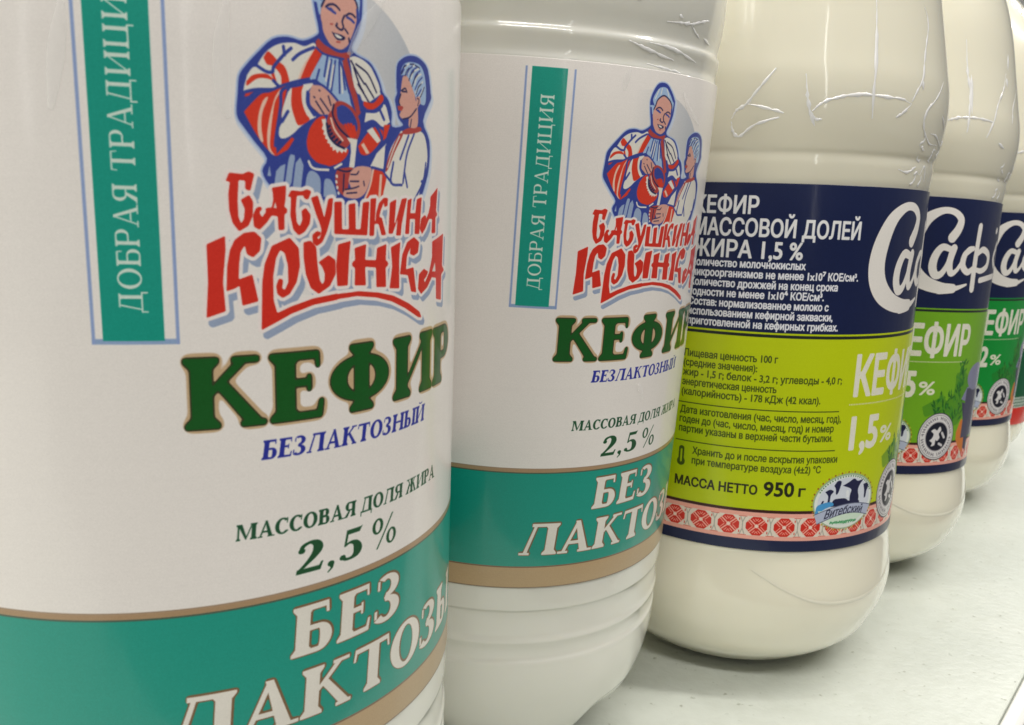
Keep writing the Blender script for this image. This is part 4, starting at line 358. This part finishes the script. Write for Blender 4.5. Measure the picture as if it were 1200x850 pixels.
    P.fill([[(cu+9.2*math.cos(R_(a)), cz+6.4*math.sin(R_(a))) for a in range(200, 341, 5)]], (206, 226, 206))
    up_ = [(cu-9.6+19.2*t, cz-4.6+3.8*math.sin(math.pi*(.12+t*.66))) for t in np.linspace(0, 1, 14)]; lo_ = [(cu-8.6+17.2*t, cz-6.9+3.5*math.sin(math.pi*(.10+t*.7))) for t in np.linspace(1, 0, 14)]
    P.fill([up_+lo_], (176, 184, 206)); P.line(up_, .22, (90, 96, 120)); P.line(lo_, .22, (90, 96, 120))
    sans(P, 'Витебский', cu-6.6, cu+6.2, cz-5.2, 2.3, (30, 34, 60), .08, .3, warp=lambda x, y: (x, y+2.3*math.sin(math.pi*(.1+(x-cu+8.6)/17.2*.7))-.55))
    for k in range(22): a = cu-4.6+k*.42; P.line([(a, cz-6.2+rng.uniform(0, .5)), (a+.2, cz-5.4-rng.uniform(0, .3))], .3, (30, 140, 74))
    # round badge with a pale map on dark blue
    cu, cz = dg(-39.6), 61.6
    P.fill([circle(cu, cz, 8.5, 8.5)], (60, 60, 66)); P.fill([circle(cu, cz, 8.15, 8.15)], (214, 212, 212)); P.line(circle(cu, cz, 7.6, 7.6), .16, (90, 88, 96), closed=True)
    for k in range(44):
        a = 2*math.pi*k/44; r = 6.55
        if k % 11 == 0: continue
        P.line([(cu+(r-.45)*math.cos(a), cz+(r-.45)*math.sin(a)), (cu+(r+.4)*math.cos(a+.03), cz+(r+.4)*math.sin(a+.03))], .34, (112, 108, 116)); 
        if k % 2: P.line([(cu+r*math.cos(a), cz+r*math.sin(a)), (cu+r*math.cos(a+.1), cz+r*math.sin(a+.1))], .26, (112, 108, 116))
    P.fill([circle(cu, cz, 5.3, 5.3)], (150, 146, 152)); P.fill([circle(cu, cz, 5.0, 5.0)], (22, 24, 40))
    mp = [(-3.4, -1.4), (-2.2, -.4), (-1.8, 1.0), (-3.0, 2.0), (-1.6, 2.8), (-.4, 2.2), (.8, 3.6), (1.6, 2.2), (.6, 1.0), (1.2, -.4), (.2, -1.6), (-.6, -1.2), (-.8, -3.0), (-2.4, -3.4), (-2.0, -2.2)]
    P.fill([spline([(cu+a, cz+b) for a, b in mp+mp[:1]], 3)], (214, 212, 212)); P.line([(cu+2.2, cz+1.2), (cu+3.4, cz-.4)], 1.0, (200, 198, 200)); P.line([(cu+1.2, cz-2.6), (cu+2.6, cz-3.2)], .9, (200, 198, 200))
    # brand script
    for s_ in SCRIPT:
        q = spline(s_, 6); P.line(q[:, :2], 0, (24, 26, 60), 1, radii=q[:, 2]+.25)
    for s_ in SCRIPT:
        q = spline(s_, 6); P.line(q[:, :2], 0, (228, 224, 218), 1, radii=q[:, 2])
    return P.image(kind+'_label_print')
def label_c():
    P = Print(RB, 48.26, 143.1, (22, 34, 78)); d = RB*math.pi/180
    P.band(48.2, 57.9, (206, 40, 26)); P.band(57.9, 63.8, (188, 202, 190)); P.band(63.8, 116.0, (8, 86, 54)); P.band(115.4, 116.0, (140, 190, 120))
    z = 60.85
    for k in range(int(2*math.pi*RB/1.6)):
        u = -math.pi*RB+k*1.6
        for dz in (-1.8, 0, 1.8): P.line([(u, z+dz-.6), (u+.8, z+dz+.6), (u+1.6, z+dz-.6)], .45, (44, 84, 62))
    sans(P, 'КЕФИР', -72*d, -30*d, 90.2, 10.6, (224, 222, 206), .75); sans(P, '2,5', -72*d, -58*d, 74, 9, (224, 222, 206), .7)
    for s_ in SCRIPT:
        q = spline(s_, 6); P.line(q[:, :2]-np.array([12, 0]), 0, (228, 224, 218), 1, radii=q[:, 2])
    return P.image('dark_green_label_print')

# ------------------------------------------------------------------ materials
def mat(name):
    m_ = bpy.data.materials.new(name); m_.use_nodes = True; nt = m_.node_tree
    return m_, nt, nt.nodes['Principled BSDF']
def setp(b, **k):
    for n_, v in k.items(): b.inputs[n_.replace('_', ' ')].default_value = v
def noise_bump(nt, b, scale, dist, detail=3, stretch=(1, 1, 1)):
    tc = nt.nodes.new('ShaderNodeTexCoord'); mp = nt.nodes.new('ShaderNodeMapping'); mp.inputs['Scale'].default_value = stretch
    n_ = nt.nodes.new('ShaderNodeTexNoise'); n_.inputs['Scale'].default_value = scale; n_.inputs['Detail'].default_value = detail
    bp = nt.nodes.new('ShaderNodeBump'); bp.inputs['Distance'].default_value = dist; bp.inputs['Strength'].default_value = 1
    nt.links.new(tc.outputs['Object'], mp.inputs[0]); nt.links.new(mp.outputs[0], n_.inputs[0]); nt.links.new(n_.outputs[0], bp.inputs['Height']); nt.links.new(bp.outputs[0], b.inputs['Normal']); return n_, bp, mp
def film_label(name, img, coat=.55):
    m_, nt, b = mat(name); t = nt.nodes.new('ShaderNodeTexImage'); t.image = img; t.interpolation = 'Linear'
    nt.links.new(t.outputs[0], b.inputs['Base Color']); setp(b, Roughness=.38); b.inputs['Specular IOR Level'].default_value = .3
    b.inputs['Coat Weight'].default_value = coat; b.inputs['Coat Roughness'].default_value = .12
    n_, bp, mp = noise_bump(nt, b, 34, .0007, 4, (1, 1, .3)); nt.links.new(bp.outputs[0], b.inputs['Coat Normal'])
    return m_
def plastic_milk(name, col, rough=.3, coat=.9):
    m_, nt, b = mat(name); b.inputs['Base Color'].default_value = (*lin(col), 1); setp(b, Roughness=rough)
    b.inputs['Subsurface Weight'].default_value = .25; b.inputs['Subsurface Radius'].default_value = (1, .85, .6); b.inputs['Subsurface Scale'].default_value = .004
    b.inputs['Coat Weight'].default_value = coat; b.inputs['Coat Roughness'].default_value = .06; b.inputs['Coat IOR'].default_value = 1.55
    n_, bp, mp = noise_bump(nt, b, 28, .0006, 2); nt.links.new(bp.outputs[0], b.inputs['Coat Normal'])
    for l_ in list(nt.links):
        if l_.to_socket == b.inputs['Normal']: nt.links.remove(l_)
    return m_
M_KEFIR_A = plastic_milk('bottle_white_kefir', (222, 221, 211), .3, .9)
M_KEFIR_B = plastic_milk('bottle_cream_kefir', (230, 226, 206), .25, 1.0)
M_GLINT, nt, b = mat('film_glint_white'); setp(b, Roughness=.28, IOR=2.6); b.inputs['Alpha'].default_value = .92; b.inputs['Coat Roughness'].default_value = .15; b.inputs['Base Color'].default_value = (.97, .97, .96, 1); b.inputs['Coat Weight'].default_value = 1  # near-white: glints along the film creases are put into the colour
M_STREAK, nt, b = mat('fold_streak_white'); setp(b, Roughness=.25, IOR=1.6); b.inputs['Alpha'].default_value = .22; b.inputs['Base Color'].default_value = (.97, .97, .96, 1)  # pale and see-through: soft reflections on the label film, put in as colour
M_CAP, nt, b = mat('cap_plastic'); setp(b, Roughness=.35); b.inputs['Base Color'].default_value = (.55, .62, .58, 1)
M_CAPN, nt, b = mat('cap_plastic_blue'); setp(b, Roughness=.35); b.inputs['Base Color'].default_value = (.02, .03, .10, 1)
M_LIP, nt, b = mat('label_film_edge'); setp(b, Roughness=.3); b.inputs['Base Color'].default_value = (.75, .74, .71, 1)
# shelf laminate: pale grey green with fine dark flecks and dust
M_SHELF, nt, b = mat('shelf_laminate'); setp(b, Roughness=.42)
tc = nt.nodes.new('ShaderNodeTexCoord'); n1 = nt.nodes.new('ShaderNodeTexNoise'); n1.inputs['Scale'].default_value = 22; n1.inputs['Detail'].default_value = 6
n2 = nt.nodes.new('ShaderNodeTexNoise'); n2.inputs['Scale'].default_value = 420; n2.inputs['Detail'].default_value = 2
n3 = nt.nodes.new('ShaderNodeTexNoise'); n3.inputs['Scale'].default_value = 160; n3.inputs['Detail'].default_value = 3
r1 = nt.nodes.new('ShaderNodeValToRGB'); r1.color_ramp.elements[0].position = .3; r1.color_ramp.elements[1].position = .72
r1.color_ramp.elements[0].color = (*lin((184, 189, 181)), 1); r1.color_ramp.elements[1].color = (*lin((194, 198, 190)), 1)
r2 = nt.nodes.new('ShaderNodeValToRGB'); r2.color_ramp.elements[0].position = .24; r2.color_ramp.elements[1].position = .33; r2.color_ramp.elements[0].color = (.62, .62, .57, 1); r2.color_ramp.elements[1].color = (1, 1, 1, 1)
r3 = nt.nodes.new('ShaderNodeValToRGB'); r3.color_ramp.elements[0].position = .3; r3.color_ramp.elements[1].position = .6; r3.color_ramp.elements[0].color = (.95, .95, .94, 1)
mx = nt.nodes.new('ShaderNodeMix'); mx.data_type = 'RGBA'; mx.blend_type = 'MULTIPLY'; mx.inputs[0].default_value = 1
mx2 = nt.nodes.new('ShaderNodeMix'); mx2.data_type = 'RGBA'; mx2.blend_type = 'MULTIPLY'; mx2.inputs[0].default_value = 1
for n_ in (n1, n2, n3): nt.links.new(tc.outputs['Object'], n_.inputs[0])
nt.links.new(n1.outputs[0], r1.inputs[0]); nt.links.new(n2.outputs[0], r2.inputs[0]); nt.links.new(n3.outputs[0], r3.inputs[0])
nt.links.new(r1.outputs[0], mx.inputs[6]); nt.links.new(r2.outputs[0], mx.inputs[7]); nt.links.new(mx.outputs[2], mx2.inputs[6]); nt.links.new(r3.outputs[0], mx2.inputs[7]); nt.links.new(mx2.outputs[2], b.inputs['Base Color'])
bp = nt.nodes.new('ShaderNodeBump'); bp.inputs['Distance'].default_value = .0002; nt.links.new(n2.outputs[0], bp.inputs['Height']); nt.links.new(bp.outputs[0], b.inputs['Normal'])
def plain(name, col, rough, metal=0, scale=40, amp=.06):
    m_, nt, b = mat(name); setp(b, Roughness=rough, Metallic=metal); t = nt.nodes.new('ShaderNodeTexNoise'); t.inputs['Scale'].default_value = scale; t.inputs['Detail'].default_value = 4
    r = nt.nodes.new('ShaderNodeValToRGB'); c = lin(col); r.color_ramp.elements[0].position = .3; r.color_ramp.elements[1].position = .7
    r.color_ramp.elements[0].color = (*[v*(1-amp) for v in c], 1); r.color_ramp.elements[1].color = (*[min(1, v*(1+amp)) for v in c], 1)
    tc_ = nt.nodes.new('ShaderNodeTexCoord'); nt.links.new(tc_.outputs['Object'], t.inputs[0]); nt.links.new(t.outputs[0], r.inputs[0]); nt.links.new(r.outputs[0], b.inputs['Base Color']); return m_
M_RAIL = plain('rail_white_plastic', (222, 222, 218), .3); M_DARK = plain('rail_dark_strip', (92, 92, 78), .5); M_BACK = plain('fill_back_panel_paint', (232, 226, 204), .5, 0, 8); M_WALL = plain('wall_paint', (236, 238, 236), .6, 0, 3); M_FLOOR = plain('floor_tile', (150, 148, 142), .35, 0, 6)

# ------------------------------------------------------------------ geometry helpers
def link(name, me, mats, parent=None):
    o = bpy.data.objects.new(name, me); C.objects.link(o)
    for m_ in mats: me.materials.append(m_)
    if parent: o.parent = parent
    return o
def lathe(prof, n=240, fn=None, cap0=True, cap1=True):
    """prof: (radius, z) in mm from bottom to top"""
    V = []; F = []
    for r, z in prof:
        for i in range(n):
            a = 2*math.pi*i/n; rr, zz = (r, z) if fn is None else fn(r, z, a)
            V.append((rr*math.cos(a)/1000, rr*math.sin(a)/1000, zz/1000))
    for j in range(len(prof)-1):
        for i in range(n): k = (i+1) % n; F.append((j*n+i, j*n+k, (j+1)*n+k, (j+1)*n+i))
    if cap0: F.append(tuple(range(n-1, -1, -1)))
    if cap1: F.append(tuple((len(prof)-1)*n+i for i in range(n)))
    me = bpy.data.meshes.new('m'); me.from_pydata(V, [], F); me.polygons.foreach_set('use_smooth', [True]*len(me.polygons)); me.update(); return me
def smooth_prof(p, n=5): return [tuple(v) for v in spline(p, n)]
def interp(prof, z):
    for (r0, z0), (r1, z1) in zip(prof, prof[1:]):
        if z0 <= z <= z1 and z1 > z0: return r0+(r1-r0)*(z-z0)/(z1-z0)
    return prof[-1][0]
def label_mesh(R, z0, z1, n=360, lip=.25):
    """printed film: outer wall plus small turned-in lips at both edges"""
    me = bpy.data.meshes.new('label'); zs = [z0+(z1-z0)*k/8 for k in range(9)]; rows = [(R-lip, z0-.02)]+[(R-.03, z0)]+[(R, z0+.12)]+[(R, z) for z in zs[1:-1]]+[(R, z1-.12), (R-.03, z1), (R-lip, z1+.02)]
    V = []; UV = []
    for r, z in rows:
        for i in range(n+1):
            a = -math.pi+2*math.pi*i/n; V.append((r*math.cos(a)/1000, r*math.sin(a)/1000, z/1000)); UV.append((i/n, min(.9995, max(.0005, (z-z0)/(z1-z0)))))
    F = [(j*(n+1)+i, j*(n+1)+i+1, (j+1)*(n+1)+i+1, (j+1)*(n+1)+i) for j in range(len(rows)-1) for i in range(n)]
    me.from_pydata(V, [], F); uv = me.uv_layers.new(name='print')
    idx = np.zeros(len(me.loops), int); me.loops.foreach_get('vertex_index', idx); uv.data.foreach_set('uv', np.array(UV)[idx].ravel())
    me.polygons.foreach_set('use_smooth', [True]*len(me.polygons)); me.update(); return me
def ridge_mesh(paths, prof, rad=.28, crinkle=0, hgt=.32, jit=1):
    """fine raised strips on the bottle wall; near-white ones draw glints along film creases"""
    V = []; F = []; rng = random.Random(11); paths = list(paths)
    for k in range(crinkle):                # near-white glint strips for crumpled film over the right side of the neck groove
        a, z = rng.uniform(-52, -30), rng.uniform(144, 156); da, dz = rng.uniform(-3, 3), rng.uniform(-3, 3)
        paths.append([(a, z), (a+da*.5+rng.uniform(-.8, .8), z+dz*.5+rng.uniform(-.8, .8)), (a+da, z+dz), (a+da+rng.uniform(-1, 1), z+dz+rng.uniform(-1, 1))])
    for p in paths:
        q = spline(p, 5) if len(p) > 2 else np.array([np.array(p[0])+(np.array(p[1])-np.array(p[0]))*t for t in np.linspace(0, 1, 5)])
        pts = []
        for a, z in q:
            z -= DZ
            r = interp(prof, z)+.05; aa = R_(a+rng.uniform(-.09, .09)*jit); pts.append(Vector((r*math.cos(aa), r*math.sin(aa), z+rng.uniform(-.08, .08)*jit)))
        base = len(V); K = 5
        for i, c in enumerate(pts):
            tdir = (pts[min(i+1, len(pts)-1)]-pts[max(i-1, 0)]).normalized(); nrm = Vector((c.x, c.y, 0)).normalized(); sd = tdir.cross(nrm).normalized()
            w_ = rad*(.3+.7*math.sin(math.pi*min(1, max(0, i/(len(pts)-1)))))*(rng.choice((.45, .8, 1., 1.15, .7, .9)) if jit else 1)
            for k in range(K):
                t = math.pi*k/(K-1); V.append(tuple((c+sd*w_*math.cos(t)*1.1+nrm*w_*hgt*math.sin(t)-nrm*.03)/1000))
        for i in range(len(pts)-1):
            for k in range(K-1): F.append((base+i*K+k, base+i*K+k+1, base+(i+1)*K+k+1, base+(i+1)*K+k))
    me = bpy.data.meshes.new('ridges'); me.from_pydata(V, [], F); me.polygons.foreach_set('use_smooth', [True]*len(F)); me.update(); return me

# ------------------------------------------------------------------ shelf, wall, floor
E0 = Vector((.1602, .2270, 0)); ED = Vector((.655, .755, 0)).normalized(); EN = Vector((ED.y, -ED.x, 0))    # front edge of the shelf and the aisle side
def prism(name, sec, a, b, mats, parent=None, bevel=.0006):
    """sec: (aisle offset, height) outline swept along the shelf edge from a to b"""
    V = [tuple(E0+ED*s+EN*u+Vector((0, 0, z))) for s in (a, b) for u, z in sec]; n = len(sec)
    F = [(i, (i+1) % n, n+(i+1) % n, n+i) for i in range(n)]+[tuple(range(n-1, -1, -1)), tuple(range(n, 2*n))]
    me = bpy.data.meshes.new(name); me.from_pydata(V, [], F); me.update()
    import bmesh
    bm = bmesh.new(); bm.from_mesh(me); bmesh.ops.recalc_face_normals(bm, faces=bm.faces)
    if bevel: bmesh.ops.bevel(bm, geom=list(bm.edges), offset=bevel, segments=2, affect='EDGES', profile=.5)
    bm.to_mesh(me); bm.free()
    return link(name, me, mats, parent)
shelf = bpy.data.objects.new('store_shelf', None); C.objects.link(shelf); shelf['label'] = 'pale grey-green store shelf with white front rail under the row of bottles'; shelf['category'] = 'shelf'
prism('shelf_board', [(-.52, 0), (-.0015, 0), (-.0015, -.022), (-.52, -.022)], -.75, 1.6, [M_SHELF], shelf, .0008)
rail = prism('price_rail', [(-.0015, -.001), (-.0008, .0014), (0.0018, .0014), (.0030, .0004), (.0165, -.0135), (.0165, -.042), (-.0015, -.042)], -.75, 1.6, [M_RAIL], shelf, .0004)
for k in range(4):
    a_ = .0036+.0031*k; z_ = .0004-(a_-.0030)*1.03
    prism('rail_groove', [(a_, z_-.001), (a_, z_+.0007), (a_+.0017, z_-.0011), (a_+.0017, z_-.0028)], -.75, 1.6, [M_DARK], rail, 0)
prism('fill_back_panel', [(-.52, -.05), (-.52, .42), (-.535, .42), (-.535, -.05)], -.75, 1.6, [M_BACK], shelf, .0008)  # unseen board, added to bounce fill light onto the bottles' left sides
def quad(name, pts, mats):
    me = bpy.data.meshes.new(name); me.from_pydata(pts, [], [(0, 1, 2, 3)]); me.update(); o = link(name, me, mats); o['kind'] = 'structure'; return o
quad('floor', [(-6, -6, -.9), (8, -6, -.9), (8, 8, -.9), (-6, 8, -.9)], [M_FLOOR])
def boxm(name, lo, hi, mats):
    x0, y0, z0 = lo; x1, y1, z1 = hi
    V = [(x0, y0, z0), (x1, y0, z0), (x1, y1, z0), (x0, y1, z0), (x0, y0, z1), (x1, y0, z1), (x1, y1, z1), (x0, y1, z1)]
    me = bpy.data.meshes.new(name); me.from_pydata(V, [], [(3, 2, 1, 0), (4, 5, 6, 7), (0, 1, 5, 4), (1, 2, 6, 5), (2, 3, 7, 6), (3, 0, 4, 7)]); me.update()
    o = link(name, me, mats); o['kind'] = 'structure'; return o
boxm('wall', (-6, 4.6, -.9), (8, 4.75, 3.2), [M_WALL])

# ------------------------------------------------------------------ bottles
DZ = 6.5
def down(p): return [(r, z-DZ) for r, z in p]
PROF_A = down(smooth_prof([(20, 6.5), (25, 6.9), (28.2, 10), (32.1, 15), (34.8, 18), (37.1, 22), (38.8, 26), (40.0, 30), (40.8, 34), (41.15, 38), (41.2, 41.5)], 4)+smooth_prof([(41.25, 42.2), (40.9, 43.2), (40.85, 45.2), (41.1, 46.4), (41.3, 47.2), (41.0, 48.4), (40.9, 50.5), (40.85, 53), (41.1, 54.3), (41.25, 54.9), (41.25, 60)], 3)+[(41.25, 110)]+smooth_prof([(41.2, 162.5), (40.85, 163.8), (41.0, 165.4), (41.2, 167), (40.7, 168.2), (40.8, 170), (41.2, 173), (41.3, 178), (40.6, 186), (38.5, 196), (34.5, 207), (28.5, 217), (21, 226), (15.5, 232), (14, 236), (14, 244)], 4))
PROF_B = down(smooth_prof([(20, 6.5), (27, 7.1), (31.8, 9.3), (35.9, 12), (39.7, 15), (42.3, 18), (44.3, 22), (45.9, 26), (46.8, 30), (47.1, 34), (46.7, 38.2), (45.9, 43.6), (45.4, 46.8), (45.35, 48.3)], 5)+[(45.35, 100)]+smooth_prof([(45.35, 143.2), (45.7, 145), (46.0, 148.2), (45.9, 150.4), (46.5, 152), (47.4, 156.5), (48.0, 162.4), (47.7, 168.5), (46.6, 174.5), (44.6, 185), (41.4, 201), (37.4, 213.6), (31.5, 224), (23, 234), (16, 241), (14.2, 245), (14.2, 251)], 5))
def petal(r, z, a):                    # five feet with valleys between them
    v = max(0, math.cos(5*(a+.55)))**3; k = max(0., 1-z/20.)
    return r-v*k*4.5*(r/30), z+v*k*6.0
BODY_A = lathe(PROF_A, 240, petal); BODY_B = lathe(PROF_B, 240)
PROF_C = down(smooth_prof([(20, 6.5), (27, 7.1), (32, 9.3), (38.5, 14), (43, 20), (44.9, 26), (45.35, 31)], 4)+[(45.35, 80)]+smooth_prof([(45.35, 126), (44.6, 132), (41, 150), (33, 172), (22, 188), (15, 194), (14.2, 198), (14.2, 206)], 4))
BODY_C = lathe(PROF_C, 160)
CAP = lathe([(15.5, 0), (16.2, .6), (16.2, 12), (15.6, 13), (14, 13.4)], 96)
LAB_A = label_mesh(RA, 60.0-DZ, 162.4-DZ); LAB_B = label_mesh(RB, 48.26-DZ, 143.1-DZ)
IMG_A = label_a(); M_LA = film_label('lactose_free_label_film', IMG_A)
M_LB = {k: film_label(k+'_label_film', label_b(k), .35) for k in ('yellow', 'lime', 'green')}; M_LB['dark'] = film_label('dark_green_label_film', label_c(), .35)
def folds(paths, *a): return [ridge_mesh([p], *a) for p in paths]  # one strip per path
SURF = [(41.56, 0), (41.56, 170)]
CR_S1 = folds(CR_SOFT1, SURF, .8, 0, .1, 0); CR_S2 = folds(CR_SOFT2, SURF, .6, 0, .1, 0)  # whitish streaks standing in for reflections on the two near labels
SEAM = ridge_mesh([[(-97.8, 42.9), (-85, 37.2), (-73, 33.9), (-57, 33.0), (-44, 34.6), (-33.5, 37.7), (-20, 43)]], PROF_B, .5, 0, .22, 0)
CRA = folds(CR_A, PROF_A, .34); CRB3 = folds(CR_B3, PROF_B, .46); CRB4 = folds(CR_B4, PROF_B, .55); CRINKLE = ridge_mesh([], PROF_B, .4, 12)
def bottle(kind, x, y, tx, ty, label, group, rot=0., ridges=None, crot=0., soft=None):
    t = bpy.data.objects.new('kefir_bottle', None); C.objects.link(t)
    n = Vector((tx, ty, 1)).normalized(); xa = Vector((1, 0, -tx)).normalized(); ya = n.cross(xa)
    mm = Matrix((xa, ya, n)).transposed().to_4x4(); lift = math.hypot(tx, ty)*.026-.0004
    mm.translation = (x+tx*.0065, y+ty*.0065, lift*0.5); t.matrix_world = mm
    t['label'] = label; t['category'] = 'bottle'; t['group'] = group
    A = kind == 'A'
    def part(name, me, m_, rz=0., z=0.):
        o = bpy.data.objects.new(name, me); C.objects.link(o); o.parent = t; o.rotation_euler = (0, 0, rz); o.location = (0, 0, z)
        if not me.materials: me.materials.append(None)
        o.material_slots[0].link = 'OBJECT'; o.material_slots[0].material = m_; return o
    part('bottle_body', BODY_A if A else BODY_C if kind == 'dark' else BODY_B, M_KEFIR_A if A else M_KEFIR_B, R_(rot))
    part('printed_label', LAB_A if A else LAB_B, M_LA if A else M_LB[kind], R_(rot), -.0173 if kind == 'dark' else 0)
    part('screw_cap', CAP, M_CAP if A else M_CAPN, 0, .2315 if A else .1935 if kind == 'dark' else .2385)
    for me_ in ridges or (): part('film_crease_glint', me_, M_GLINT, R_(crot))  # white strips draw the glints on the shoulder film
    if not A and kind != 'dark': part('crinkle_glints', CRINKLE, M_GLINT)['kind'] = 'stuff'
    if kind in ('yellow', 'lime'): part('moulded_line', SEAM, M_KEFIR_B, R_(crot))
    for me_ in soft or (): part('label_fold_streak', me_, M_STREAK)  # pale strips draw reflected streaks on the label
    return t
GA = 'white lactose-free kefir bottles'; GB_ = 'kefir bottles with navy labels'
bottle('A', -.04785, .13229, -.01939, -.01396, 'large white kefir bottle nearest the camera, cut by the left and bottom edges', GA, 0, soft=CR_S1)
bottle('A', -.00141, .2035, .01479, -.05434, 'white kefir bottle with teal band between the nearest bottle and the yellow-green one', GA, -7.4, CRA, soft=CR_S2)
bottle('yellow', .07512, .25308, -.02216, .01133, 'cream kefir bottle with navy and yellow-green label reading 1,5 %', GB_, 0, CRB3)
bottle('lime', .13444, .32336, -.00127, .03681, 'cream kefir bottle with mid-green label, just behind the yellow-green 1,5 % one', GB_, -28.3, CRB4)
bottle('green', .20204, .41134, -.00911, -.00676, 'kefir bottle with emerald green label reading 2 %, second from the right', GB_, -21, CRB4, 4)
bottle('dark', .25737, .48733, 0, 0, 'farthest kefir bottle at the right edge, dark green label with a red bottom band', GB_, -10)
